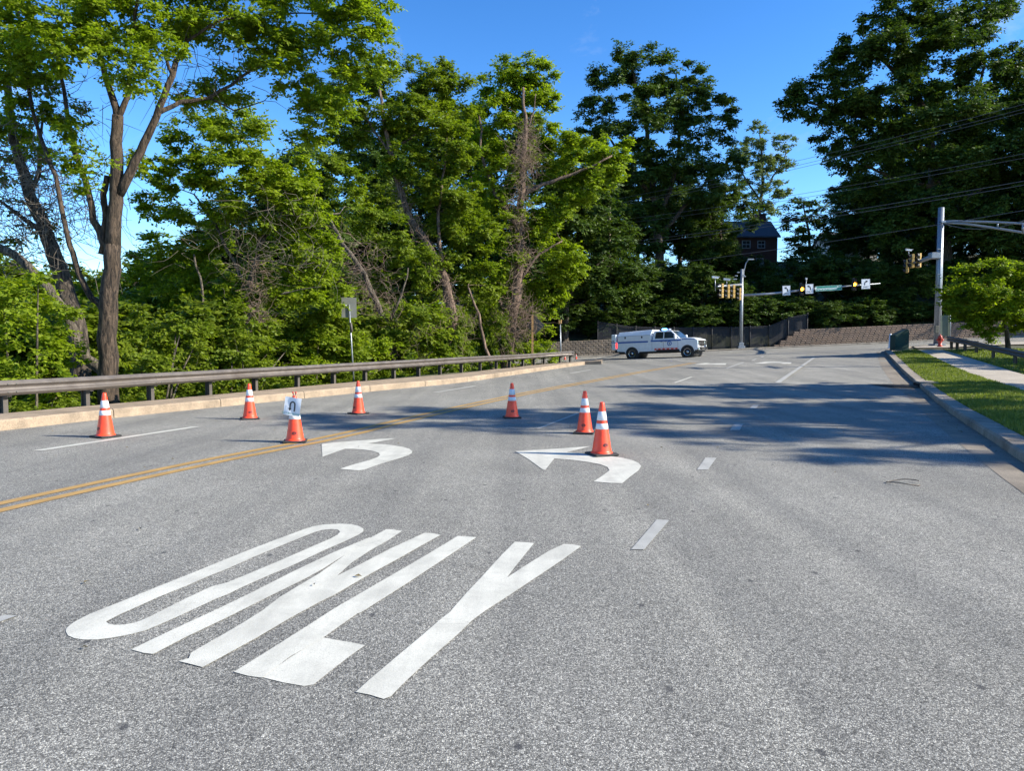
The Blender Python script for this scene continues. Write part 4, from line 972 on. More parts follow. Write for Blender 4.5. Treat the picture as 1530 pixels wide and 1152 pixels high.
# ------------------------------------------------------------ pickup truck
def pickup():
    pr_ = Vector((at(944.3, 538, 54.0).x, 54.0, 0)); yaw = R(-32); hd = Vector((math.cos(yaw), math.sin(yaw), 0))
    WB = 4.17; pf = pr_ + hd * WB; zr, zf = H(pr_.x, pr_.y), H(pf.x, pf.y); zr -= .02
    root = empty('pickup_truck', (pr_.x, pr_.y, zr), 0, 'white police pickup truck with blue stripe, utility cap and flashing blue light', 'pickup truck')
    # local frame: x forward from rear axle, y left, near (camera) side is y = 0 plane of the right wheels
    root.rotation_euler = (0, -math.asin((zf - zr) / WB), yaw)
    W = 2.0
    sidey = lambda d: d        # d from 0 (right side, towards camera) to W
    wr = .42
    def arch(cx, r=.50, n=10, z0=.42): return [(cx + r * math.cos(t), .40 + r * math.sin(t)) for t in np.linspace(math.pi - .05, .05, n)]
    z0 = .52
    prof = [(-1.15, z0 + .06), (-1.18, .75), (-1.15, 1.28)] + [(-1.10, 1.32), (1.55, 1.34), (3.55, 1.36), (3.75, 1.38), (5.02, 1.28), (5.16, 1.18), (5.20, .95), (5.20, .60), (5.05, z0), (4.70, z0)] + \
           [(p, q) for p, q in reversed(arch(WB))] + [(WB - .56, z0), (.56, z0)] + [(p, q) for p, q in reversed(arch(0))] + [(-.56, z0 + .02)]
    f = lambda a, b, d: (a, d, b)
    import bmesh
    def solid(name, outline, y0, y1, m, inset=None, parent=root):
        mb = MB(); mb.prism(outline, y0, y1, f); o = mb.build(name, m, parent, True); return o
    body = solid('body', prof, 0, W, M['truck_white'])
    bv = body.modifiers.new('bevel', 'BEVEL'); bv.width = .03; bv.segments = 2; bv.limit_method = 'ANGLE'; bv.angle_limit = R(40)
    # dark chassis / wheel wells
    MB().box((2.0, W / 2, .50), (6.1, W - .3, .24)).build('chassis', M['black'], root, True)
    mb = MB()
    for cx in (0, WB): mb.lathe([(.495, -.02), (.495, W - .1)], 20, M=Matrix.Translation((cx, .05, .40)) @ Matrix.Rotation(-math.pi / 2, 4, 'X'))
    mb.build('wheel_well', M['black'], root, True)
    # cab greenhouse
    def house_loft(name, low, high, inset, m, z_lo, z_hi):
        a = [(x, .03, z_lo) for x in low] ; (x0, x1), (u0, u1) = low, high
        r0 = [(x0, .04, z_lo), (x1, .04, z_lo), (x1, W - .04, z_lo), (x0, W - .04, z_lo)]
        r1 = [(u0, inset, z_hi), (u1, inset, z_hi), (u1, W - inset, z_hi), (u0, W - inset, z_hi)]
        mb = MB(); mb.loft([r0, r1], True, True, False); o = mb.build(name, m, root, True)
        b = o.modifiers.new('bevel', 'BEVEL'); b.width = .07; b.segments = 3; return o
    house_loft('cab', (1.58, 3.72), (1.66, 2.98), .20, M['truck_white'], 1.33, 1.98)
    # glass set on the cab (right side, left side, windscreen, rear)
    def quad(name, pts, m, out): 
        mb = MB(); c = sum((Vector(p) for p in pts), Vector()) / 4; n_ = (Vector(pts[1]) - Vector(pts[0])).cross(Vector(pts[3]) - Vector(pts[0])).normalized()
        if n_.dot(Vector(out)) < 0: n_ = -n_
        a = [Vector(p) + n_ * .006 for p in pts]; b = [Vector(p) - n_ * .01 for p in pts]
        mb.add(a + b, [(0, 1, 2, 3), (7, 6, 5, 4), (0, 4, 5, 1), (1, 5, 6, 2), (2, 6, 7, 3), (3, 7, 4, 0)]); return mb.build(name, m, root, True)
    yl, yh = .055, .185
    for s in (0, 1):
        Yq = lambda v: v if s == 0 else W - v
        quad('side_window', [(1.78, Yq(.065), 1.42), (2.40, Yq(.065), 1.42), (2.40, Yq(.175), 1.88), (1.84, Yq(.175), 1.88)], M['glass'], (0, -1 if s == 0 else 1, 0))
        quad('side_window', [(2.47, Yq(.065), 1.42), (3.50, Yq(.065), 1.42), (2.98, Yq(.175), 1.88), (2.47, Yq(.175), 1.88)], M['glass'], (0, -1 if s == 0 else 1, 0))
    quad('windscreen', [(3.67, .12, 1.38), (3.67, W - .12, 1.38), (3.045, W - .25, 1.93), (3.045, .25, 1.93)], M['glass'], (1, 0, 0))
    # bed cap / utility shell
    mb = MB(); mb.loft([[(-1.12, .02, 1.33), (1.50, .02, 1.33), (1.50, W - .02, 1.33), (-1.12, W - .02, 1.33)], [(-1.12, .02, 1.68), (1.50, .02, 1.72), (1.50, W - .02, 1.72), (-1.12, W - .02, 1.68)],
                        [(-1.10, .30, 2.00), (1.54, .30, 2.10), (1.54, W - .30, 2.10), (-1.10, W - .30, 2.00)]], True, True, False); cap = mb.build('bed_cap', M['truck_white'], root, True)
    bv = cap.modifiers.new('bevel', 'BEVEL'); bv.width = .03; bv.segments = 2
    for x in (-.50, .80):
        MB().box((x, .008, 1.58), (.10, .02, .14)).build('latch', M['ink'], root, True)
    MB().box((.2, .01, 1.70), (2.5, .012, .012)).build('cap_seam', M['post'], root, True)
    # open rear door / compartment at tail
    mb = MB(); mb.box((-1.42, .50, 1.28), (.38, 1.0, 1.16), None, .04); mb.build('rear_door', M['truck_white'], root, True)
    MB().box((-1.42, -.004, 1.24), (.36, .008, .05)).build('rear_stripe', M['truck_blue'], root, True)
    MB().box((-1.45, -.006, 1.36), (.10, .012, .08)).build('rear_latch', M['ink'], root, True)
    for y in (.06, W - .06): MB().box((-1.19, y, 1.02), (.14, .13, .40), None, .02).build('tail_light', M['tail'], root, True)
    MB().box((-1.40, .4, .92), (.30, .5, .10)).build('tail_light', M['tail'], root, True)
    MB().box((-1.30, W / 2, .60), (.22, W - .1, .20), None, .04).build('rear_bumper', M['black'], root, True)
    # stripe, emblem, chevron strip
    MB().box((.10, -.0045, 1.235), (2.35, .009, .11)).build('stripe', M['truck_blue'], root, True)
    MB().box((2.60, -.0045, 1.26), (2.25, .009, .11)).build('stripe', M['truck_blue'], root, True)
    MB().box((4.30, -.0045, 1.30), (1.0, .009, .06)).build('stripe', M['truck_blue'], root, True)
    MB().box((.05, W + .0045, 1.235), (5.0, .009, .075)).build('stripe', M['truck_blue'], root, True)
    mb = MB(); vs = []; pts = [(2.72, 1.16), (2.82, 1.22), (2.95, 1.20), (3.05, 1.12), (3.04, .98), (2.94, .88), (2.80, .88), (2.71, .98)]
    mb.prism(pts, -.008, .002, f); em = mb.build('emblem', M['truck_blue'], root, True)
    mb = MB(); mb.prism([((a - 2.88) * .62 + 2.88, (b - 1.04) * .62 + 1.04) for a, b in pts], -.013, -.006, f); mb.build('emblem_center', M['sign_white'], em, True)
    mb = MB(); mb.prism([((a - 2.88) * .30 + 2.88, (b - 1.04) * .32 + 1.04) for a, b in pts], -.017, -.012, f); mb.build('emblem_star', M['ink'], em, True)
    MB().box((2.75, -.02, .565), (1.70, .06, .11), None, .01).build('side_step', M['black'], root, True)
    MB().box((2.62, -.03, .66), (1.70, .035, .13)).build('reflective_strip', M['red_strip'], root, True)
    for i in range(5): MB().box((1.98 + i * .32, -.052, .66), (.12, .008, .055)).build('white_block', M['sign_white'], root, True)
    # door seams and handles
    mb = MB()
    for x in (1.57, 2.43, 3.50): mb.box((x, -.003, .97), (.014, .006, .72))
    mb.build('door_seams', M['post'], root, True)
    for x in (2.30, 2.62): MB().box((x, -.02, 1.185), (.17, .03, .035), None, .008).build('door_handle', M['chrome'], root, True)
    # mirror
    for y in (-.20, W + .20): MB().box((3.38, y, 1.50), (.13, .24, .32), None, .03).build('mirror', M['sign_white'], root, True)
    # hood
    mb = MB(); mb.loft([[(3.60, .10, 1.36), (3.60, W - .10, 1.36), (3.62, W - .2, 1.44), (3.62, .2, 1.44)], [(4.55, .10, 1.30), (4.55, W - .10, 1.30), (4.55, W - .22, 1.40), (4.55, .22, 1.40)], [(5.12, .16, 1.20), (5.12, W - .16, 1.20), (5.08, W - .26, 1.27), (5.08, .26, 1.27)]], True, True, True); mb.build('hood', M['truck_white'], root, True)
    # grille, headlights, bumper, push bar
    MB().box((5.19, W / 2, .98), (.06, 1.05, .42), None, .02).build('grille', M['black'], root, True)
    mb = MB()
    for k in range(3): mb.box((5.225, W / 2, .86 + k * .12), (.03, 1.0, .035))
    mb.build('grille_bars', M['chrome'], root, True)
    for y in (.24, W - .24): MB().box((5.14, y, 1.02), (.16, .40, .34), None, .04).build('headlight', M['chrome'], root, True)
    MB().box((5.26, W / 2, .60), (.26, W - .02, .24), None, .05).build('front_bumper', M['chrome'], root, True)
    mb = MB()
    for y in (.55, W - .55): mb.tube([(5.42, y, .50), (5.44, y, 1.0), (5.38, y, 1.18)], .04, 8)
    for zz in (.62, .92, 1.15): mb.tube([(5.43, .25, zz), (5.43, W - .25, zz)], .032, 8)
    mb.build('push_bar', M['black'], root, True)
    # beacon
    MB().box((2.35, W / 2, 2.02), (.28, 1.15, .06), None, .01).build('beacon_base', M['black'], root, True)
    MB().box((2.35, .55, 2.085), (.26, .42, .09), None, .025).build('beacon', M['blue_lamp'], root, True)
    MB().box((2.35, W - .60, 2.085), (.26, .42, .09), None, .025).build('beacon', plain('beacon_clear', (.5, .55, .7), .2), root, True)
    MB().box((2.05, .10, 1.45), (.14, .05, .06)).build('window_beacon', M['blue_lamp'], root, True)
    # wheels
    for cx in (0, WB):
        for (y, s) in ((.02, -1), (W - .30, 1)):
            wroot = Matrix.Translation((cx, y, .40)) @ Matrix.Rotation(-math.pi / 2, 4, 'X')
            wh = MB().lathe([(.26, 0), (.37, .0), (.405, .03), (.41, .14), (.405, .25), (.37, .28), (.26, .28)], 28, M=wroot).build('wheel', M['tyre'], root, True)
            f0, f1 = (-.012, .05) if s < 0 else (.23, .292)
            rim = MB(); rim.lathe([(.262, f0), (.24, f0), (.225, f0 + .04), (.10, f0 + .05), (.09, f0 + .0), (.02, f0 - .005)], 20, M=wroot, cap0=False); rim.build('rim', M['chrome'], wh, True)
            hl = MB()
            for k in range(8):
                t = k * math.pi / 4; hl.lathe([(.030, f0 + .03), (.028, f0 + .035)], 8, M=wroot @ Matrix.Translation((.165 * math.cos(t), .165 * math.sin(t), 0)))
            hl.build('rim_hole', M['black'], wh, True)
    for ch in [root] + list(root.children_recursive):
        if ch.type == 'MESH':
            for v in ch.data.vertices:
                if v.co.x > 4.67: v.co.x = 4.67 + (v.co.x - 4.67) * .5
    return root
pickup()

# patrol car glimpsed at the far right behind the small tree
def small_car():
    p = at(1492, 503, 72); p.z = G(p.x, p.y) if False else H(p.x, 66) + .35
    root = empty('parked_car', p, R(-4), 'silver patrol car with a blue light glimpsed behind the small right tree', 'car')
    f = lambda a, b, d: (a, d, b)
    def arch(cx): return [(cx + .36 * math.cos(t), .32 + .36 * math.sin(t)) for t in np.linspace(0.1, math.pi - .1, 8)]
    prof = [(-2.3, .35), (-2.32, .9), (-2.1, .98), (2.1, .86), (2.3, .72), (2.32, .35)] + arch(1.4) + arch(-1.35)
    prof = [(-2.3, .35), (-2.32, .9), (-2.1, .98), (1.0, .98), (2.1, .86), (2.3, .70), (2.32, .35)] + [q for q in arch(1.4)] + [q for q in arch(-1.35)]
    b = MB().prism(prof, -.9, .9, f).build('body', M['car_paint'], root, True); bm_ = b.modifiers.new('bevel', 'BEVEL'); bm_.width = .04
    MB().loft([[(-1.9, -.82, .97), (1.0, -.82, .97), (1.0, .82, .97), (-1.9, .82, .97)], [(-1.2, -.6, 1.43), (.3, -.6, 1.43), (.3, .6, 1.43), (-1.2, .6, 1.43)]], True, True, False).build('cabin', M['glass'], root, True)
    MB().box((-.45, 0, 1.44), (1.4, 1.15, .04), None, .015).build('roof', M['car_paint'], root, True)
    for x in (-1.35, 1.4):
        for y in (-.88, .68): MB().lathe([(.2, 0), (.31, .0), (.32, .1), (.31, .2), (.2, .2)], 18, M=Matrix.Translation((x, y, .32)) @ Matrix.Rotation(-math.pi / 2, 4, 'X')).build('wheel', M['tyre'], root, True)
    MB().box((-.2, -.3, 1.50), (.2, .35, .09), None, .02).build('beacon', M['blue_lamp'], root, True)
small_car()
#TREES#
# ------------------------------------------------------------ foliage
def leaf_cloud(blobs, leaf, dens, seed, nper=12, clump=.30, droop=.25, flat=.62, gap=1.0):
    """blobs: (x, y, z, rx, ry, rz). Returns quads, tint and the clump centres."""
    r = np.random.default_rng(seed); VV = []; TT = []; CC = []
    for (bx, by, bz, rx, ry, rz) in blobs:
        Rm = (rx * ry * rz) ** (1 / 3.); area = math.pi * (rx * rz * ry) ** (2 / 3.)
        nl = int(3.7 * dens * area / (leaf * leaf * .30)); ns = max(6, nl // nper)
        K = max(5, int(gap * 1.5 / clump ** 2 * .9))
        d = r.normal(size=(K, 3)); d /= np.linalg.norm(d, axis=1, keepdims=True)
        rad = r.uniform(.30, 1.0, (K, 1)) ** .55
        c = np.array([bx, by, bz]) + d * rad * np.array([rx, ry, rz])
        w = r.uniform(.4, 1.6, K); w /= w.sum(); ci = r.choice(K, ns, p=w); csz = r.uniform(.6, 1.35, K)
        off = r.normal(size=(ns, 3)); off /= np.linalg.norm(off, axis=1, keepdims=True) + 1e-9
        off *= (r.random((ns, 1)) ** .45) * clump * Rm * csz[ci][:, None]; off[:, 2] *= flat
        P = c[ci] + off
        tw = (P - np.array([bx, by, bz])) / Rm * .6 + off / (clump * Rm) * .7 + r.normal(0, .45, (ns, 3)); tw[:, 2] = tw[:, 2] * .5 - droop * .5
        tw /= np.linalg.norm(tw, axis=1, keepdims=True) + 1e-9
        side = np.cross(tw, [0, 0, 1.]); side /= np.linalg.norm(side, axis=1, keepdims=True) + 1e-9
        k = np.arange(nper); L = leaf * nper * .28 * r.uniform(.7, 1.3, (ns, 1, 1))
        t = (k / (nper - 1))[None, :, None]; sg = np.where(k % 2 == 0, 1., -1.)[None, :, None]
        base = P[:, None] + tw[:, None] * L * (t - .5)
        ld = side[:, None] * sg * .85 + tw[:, None] * .55 + r.normal(0, .33, (ns, nper, 3)); ld[..., 2] -= droop
        ld /= np.linalg.norm(ld, axis=2, keepdims=True)
        nrm = np.array([0, 0, 1.]) + r.normal(0, .50, (ns, nper, 3)) + (P - np.array([bx, by, bz]))[:, None] / Rm * .55
        s2 = np.cross(ld, nrm); s2 /= np.linalg.norm(s2, axis=2, keepdims=True) + 1e-9
        ll = leaf * r.uniform(.65, 1.3, (ns, nper, 1)); wd = ll * .29
        up = np.cross(s2, ld)
        v = np.stack([base, base + ld * ll * .5 + s2 * wd - up * ll * .06, base + ld * ll, base + ld * ll * .5 - s2 * wd - up * ll * .06], 2)
        VV.append(v.reshape(-1, 3)); tint = np.clip(r.uniform(.2, .8, K)[ci][:, None] * .5 + .25 + r.normal(0, .16, (ns, nper)) + r.normal(0, .07, (ns, 1)), 0, 1)
        TT.append(np.repeat(tint.reshape(-1), 4)); CC.append(c)
    V = np.concatenate(VV); T = np.concatenate(TT); return V, T, np.concatenate(CC)
LEAF_TRIS = 0
def foliage_mesh(name, blobs, leaf, dens, m, seed, **kw):
    global LEAF_TRIS
    V, T, C = leaf_cloud(blobs, leaf, dens, seed, **kw); LEAF_TRIS += len(V) // 2
    return np_mesh(name, V, np.arange(len(V)).reshape(-1, 4), m, False, T), C
def wobble(pts, amp, rr, n=3):
    out = [Vector(pts[0])]
    for a, b in zip(pts[:-1], pts[1:]):
        a, b = Vector(a), Vector(b); L = (b - a).length
        for k in range(1, n + 1):
            p = a.lerp(b, k / n)
            if k < n: p += Vector((rr.uniform(-1, 1), rr.uniform(-1, 1), rr.uniform(-.5, .5))) * amp * L
            out.append(p)
    return out
def limb_rad(n, r0, r1): return [r0 + (r1 - r0) * (i / (n - 1)) ** .85 for i in range(n)]
def branches(mb, skel, centers, rr, r0=.05, sides=4, origin=Vector((0, 0, 0))):
    S = [(Vector(p), r) for p, r in skel]
    cs = sorted([Vector(c) for c in centers], key=lambda c: min((c - s[0]).length for s in S[::3] or S))
    for c in cs:
        best = min(S, key=lambda s: (c - s[0]).length + (1.2 * max(0, s[0].z - c.z)))
        p = best[0]; L = (c - p).length
        if L < .25: continue
        r_ = min(best[1] * .75, .012 + .013 * L); m1 = p.lerp(c, .33) + Vector((rr.uniform(-.1, .1), rr.uniform(-.1, .1), rr.uniform(-.02, .12))) * L; m2 = p.lerp(c, .68) + Vector((rr.uniform(-.1, .1), rr.uniform(-.1, .1), .08)) * L
        mb.tube([p, m1, m2, c], [r_, r_ * .75, r_ * .5, r_ * .2], sides, False)
        S += [(m1, r_ * .75), (m2, r_ * .5), (c, r_ * .25)]
def twig_tangle(mb, centers, n, L, r_, rr, spread, droop=.2):
    for c in centers:
        for _ in range(n):
            p = Vector(c) + Vector((rr.gauss(0, 1), rr.gauss(0, 1), rr.gauss(0, 1))) * spread
            d = Vector((rr.gauss(0, 1), rr.gauss(0, 1), rr.gauss(0, .8) - droop)).normalized(); pts = [p]; q = p
            for k in range(4):
                d = (d + Vector((rr.gauss(0, .35), rr.gauss(0, .35), rr.gauss(0, .35) - .05))).normalized(); q = q + d * L / 4 * rr.uniform(.7, 1.3); pts.append(q)
            mb.tube(pts, [r_, r_ * .9, r_ * .7, r_ * .5, r_ * .3], 3, False)
def blobs_px(specs, kY=1.0):
    out = []
    for s in specs:
        x, y, rx, ry, Y = s[:5]; Y = Y * kY; c = at(x, y, Y); k = Y / F_PX; dr = (rx + ry) / 2 * k * (s[5] if len(s) > 5 else 1.0)
        out.append((c.x, c.y, c.z, rx * k, dr, ry * k))
    return out
def hero_tree(name, label, base, limbs, blobs, leaf, dens, leafm, barkm, seed, group=None, cat='tree', vine=None, twigs=None, **kw):
    rr = random.Random(seed); root = empty(name, base, 0, label, cat, group)
    mb = MB(); skel = []
    for pts, r0, r1 in limbs:
        P = wobble(pts, .035, rr, 3); rad = limb_rad(len(P), r0, r1)
        mb.tube(P, rad, 12 if r0 > .1 else 7, True); skel += list(zip(P, rad))
    me, C = foliage_mesh('foliage', blobs, leaf, dens, leafm, seed, **kw)
    off = np.array(list(root.location)); co = np.empty(len(me.vertices) * 3, np.float32); me.vertices.foreach_get('co', co)
    co = (co.reshape(-1, 3) - off).astype(np.float32); me.vertices.foreach_set('co', co.ravel()); me.update()
    mb2 = MB(); branches(mb2, [s for s in skel if s[0].z > base.z + 1.0] or skel, C, rr)
    mb.build('trunk', barkm, root); mb2.build('branch_work', barkm, root, kind='stuff')
    o = link_mesh('foliage', me, root); o['kind'] = 'stuff'
    if vine:
        vm = MB(); cs, n, L, r_, spread = vine; twig_tangle(vm, cs, n, L, r_, rr, spread); vm.build('dead_vine', M['vine'], root, kind='stuff')
    if twigs:
        vm = MB(); cs, n, L, r_, spread = twigs; twig_tangle(vm, cs, n, L, r_, rr, spread, 0); vm.build('bare_twig', M['twig'], root, kind='stuff')
    return root
def pl(Y, *p): return [at(x, y, Y if len(q) == 0 else q[0]) for x, y, *q in p]

# --- large tree over the left guardrail
Y1 = 19.0; b = at(163, 600, Y1); b.z = min(b.z, G(b.x, b.y))
limbs = [(pl(Y1, (163, 606), (161, 560), (162, 480), (165, 420), (169, 366)), 0.257, 0.195), (pl(Y1, (169, 372), (174, 300), (175, 235), (176, 172)), 0.187, 0.133),
         (pl(Y1, (176, 180), (163, 130), (151, 88), (140, 40, 18.5), (120, -60, 18)), 0.101, 0.031), (pl(Y1, (176, 176), (192, 140), (203, 60, 18.6), (205, -50, 18.4)), 0.086, 0.031),
         (pl(Y1, (178, 290), (201, 242), (222, 200), (238, 160), (258, 112), (281, 52, 19.5), (307, 20, 20), (340, -60, 20)), 0.125, 0.039),
         (pl(Y1, (232, 170), (271, 151, 19.4), (312, 146, 19.8), (359, 115, 20), (406, 88, 20.4), (470, 60, 20.6)), 0.066, 0.023), (pl(Y1, (258, 112), (245, 80), (230, 68), (200, 20)), 0.047, 0.020),
         (pl(Y1, (159, 372), (149, 345), (139, 328), (128, 270), (115, 235), (106, 200, 19.4), (95, 130, 19.8), (80, 40, 20)), 0.109, 0.039),
         (pl(Y1, (152, 380), (158, 330), (154, 290), (160, 262)), 0.094, 0.070),
         (pl(Y1, (157, 470), (149, 455), (135, 443), (115, 401), (104, 366), (94, 321), (83, 262), (59, 200, 20), (40, 100, 20.6), (25, 0, 21)), 0.094, 0.039),
         (pl(Y1, (281, 60), (330, 30), (400, 18, 20), (480, 20, 20.4)), 0.039, 0.016), (pl(Y1, (312, 146, 19.8), (350, 165, 20.2), (395, 150, 20.5)), 0.027, 0.012)]
bl = blobs_px([(70, 30, 90, 45, 18), (170, 25, 80, 50, 18.4), (245, 15, 70, 40, 19), (200, 105, 50, 32, 17.4), (240, 70, 40, 25, 18), (110, 78, 60, 30, 17.6), (30, 120, 60, 45, 20), (75, 160, 45, 28, 20.6), (25, 40, 60, 60, 19),
               (310, 30, 70, 35, 19.6), (380, 45, 65, 50, 19.8), (455, 25, 75, 45, 20), (520, 45, 60, 45, 20), (560, 75, 30, 38, 20.2), (430, 100, 62, 34, 20.2), (500, 125, 52, 40, 20.4), (345, 130, 45, 26, 20.4), (480, 185, 42, 34, 20.8), (290, 140, 30, 22, 20),
               (125, 240, 38, 22, 17.8), (105, 190, 30, 18, 19), (130, 280, 16, 14, 18.4), (30, 185, 40, 22, 21), (205, 240, 22, 16, 19.6), (60, 225, 30, 16, 21),
               (90, -70, 130, 60, 19), (260, -70, 120, 60, 19.5), (420, -60, 120, 60, 20), (200, -170, 150, 60, 19.5), (380, -150, 110, 60, 20), (530, -30, 60, 50, 20)])
tw = [at(x, y, Y1 + 1) for x, y in ((60, 260), (30, 290), (90, 275), (110, 270), (270, 130), (300, 110), (320, 100), (150, 300), (90, 150), (130, 150), (240, 130))]
hero_tree('ash_tree', 'large leafy tree with forked brown trunk over the left end of the guardrail', b, limbs, bl, .115, 1.35, M['leaf_bright'], M['bark'], 21,
          twigs=(tw, 16, 1.3, .010, .45), nper=11, clump=.27, gap=1.5)
# --- dark leaning trees and a fallen limb left of it
Y2 = 21.5; b = at(118, 575, Y2); b.z = G(b.x, b.y) - .2
limbs = [([b] + pl(Y2, (115, 490), (97, 430), (80, 380), (69, 349), (45, 294), (31, 245), (18, 190), (10, 110)), .30, .09), (pl(Y2, (69, 349), (40, 330), (0, 300)), .10, .04), (pl(Y2, (45, 300), (60, 240), (65, 170)), .09, .03)]
bl = blobs_px([(20, 250, 45, 28, 22), (0, 330, 50, 35, 22), (60, 330, 30, 25, 22), (-20, 180, 60, 40, 22.5), (10, 90, 60, 40, 23), (95, 400, 22, 18, 22), (-60, 60, 90, 70, 23)])
tw = [at(x, y, Y2 - .4) for x, y in ((40, 310), (20, 350), (60, 290), (85, 300), (0, 280), (40, 370), (70, 330), (20, 230), (110, 330))]
hero_tree('leaning_tree', 'dark leaning tree tangled in bare vines at the far left', b, limbs, bl, .15, .7, M['leaf_mid'], M['bark_dark'], 22, twigs=(tw, 42, 1.6, .011, .55), nper=10)
b = at(158, 566, 19.6)
o = MB().tube(wobble(pl(19.8, (160, 560), (150, 550), (128, 536), (112, 505), (97, 464), (59, 415), (21, 380), (-20, 360)), .03, random.Random(3)), limb_rad(22, .17, .10), 10).build('fallen_limb', M['bark_grey']); tag(o, 'pale barked limb leaning up to the left from the base of the big forked tree', 'limb')
# --- leafy tree between the big tree and the rectangular sign
Y3 = 27.0; b = at(372, 570, Y3); b.z = G(b.x, b.y) - .2
limbs = [([b] + pl(Y3, (370, 500), (372, 440), (385, 380), (400, 320), (395, 260), (360, 200)), .16, .04), (pl(Y3, (374, 450), (350, 390), (320, 330), (290, 290)), .09, .03), (pl(Y3, (388, 370), (420, 320), (440, 280)), .07, .02),
         (pl(Y3 - 1, (310, 540), (300, 480), (302, 430), (290, 380)), .07, .03), (pl(Y3 - 2, (372, 388), (410, 390), (440, 398), (470, 392)), .025, .012), (pl(Y3 - 2, (420, 440), (450, 432), (480, 428)), .022, .010)]
bl = blobs_px([(345, 170, 42, 34, 23), (300, 205, 52, 34, 22.5), (370, 215, 60, 38, 22), (420, 255, 50, 38, 22), (340, 255, 70, 38, 21.6), (270, 265, 52, 36, 22), (225, 255, 28, 26, 22.5), (455, 300, 42, 42, 22.4), (390, 305, 66, 34, 22), (310, 325, 60, 32, 22.6),
               (235, 310, 34, 26, 23), (262, 375, 55, 34, 23.4), (340, 385, 54, 36, 23.4), (420, 350, 58, 34, 22.8), (470, 372, 48, 44, 23), (225, 400, 36, 34, 24), (440, 425, 60, 36, 22.6), (375, 440, 52, 30, 23), (300, 440, 56, 32, 23.4), (500, 440, 34, 34, 24)], kY=27 / 22.6)
tw = [at(x, y, Y3 - 1.3) for x, y in ((430, 320), (445, 345), (420, 360), (380, 350), (400, 380), (355, 330), (440, 380), (330, 350), (370, 310), (300, 370), (350, 390), (460, 400), (430, 300))]
vn = [at(x, y, Y3 - 1.6) for x, y in ((383, 400), (385, 430), (384, 460), (386, 480))]
hero_tree('box_elder', 'bright leafy tree hung with grey vines between the big trunk and the sign back', b, limbs, bl, .14, 1.6, M['leaf_bright'], M['bark_grey'], 23, vine=(vn, 44, .8, .007, .16), twigs=(tw, 15, 1.2, .007, .5), nper=10, clump=.30, gap=1.4)
# --- leaning trunk with dead vines
Y5 = 35.5; b = at(598, 556, Y5); b.z = G(b.x, b.y) - .3
limbs = [([b] + pl(Y5, (590, 530), (570, 470), (545, 410), (512, 365), (490, 320)), .22, .06), (pl(Y5, (575, 490), (600, 440), (610, 400)), .08, .03)]
bl = blobs_px([(520, 320, 48, 36, 28), (575, 345, 46, 34, 29), (500, 260, 46, 34, 28), (620, 400, 46, 34, 30), (560, 410, 30, 26, 30)], kY=35.5 / 28 * 1.09)
vn = [at(x, y, Y5 - .2) for x, y in ((590, 520), (580, 500), (572, 475), (560, 445), (548, 415), (530, 390), (515, 372), (540, 400), (555, 460), (535, 440), (600, 470), (620, 500), (610, 520), (580, 430), (560, 395), (545, 370), (640, 480))]
hero_tree('leaning_tree', 'brown vine-covered trunk leaning left between the sign back and the tall trees', b, limbs, bl, .19, 1.4, M['leaf_mid'], M['bark_grey'], 24, vine=(vn, 24, 1.2, .009, .38), nper=10)
# --- tall tree with a reddish leaning trunk
Y6 = 43.0; b = at(690, 545, Y6); b.z = G(b.x, b.y) - .3
limbs = [([b] + pl(Y6, (686, 520), (673, 455), (664, 415), (640, 365), (612, 325), (594, 270), (584, 225), (575, 190), (566, 130)), .36, .08), (pl(Y6, (664, 420), (655, 340), (660, 270), (668, 200)), .14, .04),
         (pl(Y6, (584, 225), (630, 195), (670, 170)), .09, .03), (pl(Y6, (586, 235), (550, 180), (530, 150)), .08, .03), (pl(Y6, (740, 560), (725, 520), (716, 470), (700, 430)), .12, .06)]
bl = blobs_px([(540, 120, 45, 34, 33), (590, 130, 52, 34, 33), (640, 115, 42, 34, 33), (500, 165, 48, 36, 33), (520, 215, 40, 30, 33.6), (560, 185, 46, 34, 32.5), (620, 175, 56, 36, 32), (665, 150, 46, 44, 33.5), (660, 215, 60, 40, 32), (600, 240, 30, 24, 31.5), (615, 270, 46, 34, 32.5), (680, 270, 56, 40, 32),
               (650, 320, 44, 34, 32.5), (700, 330, 46, 40, 32.6), (545, 290, 40, 36, 34), (575, 310, 30, 24, 34.5), (690, 390, 46, 34, 33), (640, 400, 30, 24, 34), (720, 430, 40, 30, 34)], kY=43 / 33 * 1.03)
vn = [at(x, y, Y6 - .35) for x, y in ((686, 515), (682, 495), (676, 470), (671, 445), (664, 420), (652, 390), (636, 360), (620, 335), (606, 305), (597, 280), (650, 400), (700, 480))]
hero_tree('vine_clad_tree', 'tall tree whose reddish trunk leans left up out of the middle of the guardrail', b, limbs, bl, .19, 1.7, M['leaf_mid'], M['bark_vine'], 25, vine=(vn, 34, .9, .012, .24), nper=10, clump=.30, gap=1.4)
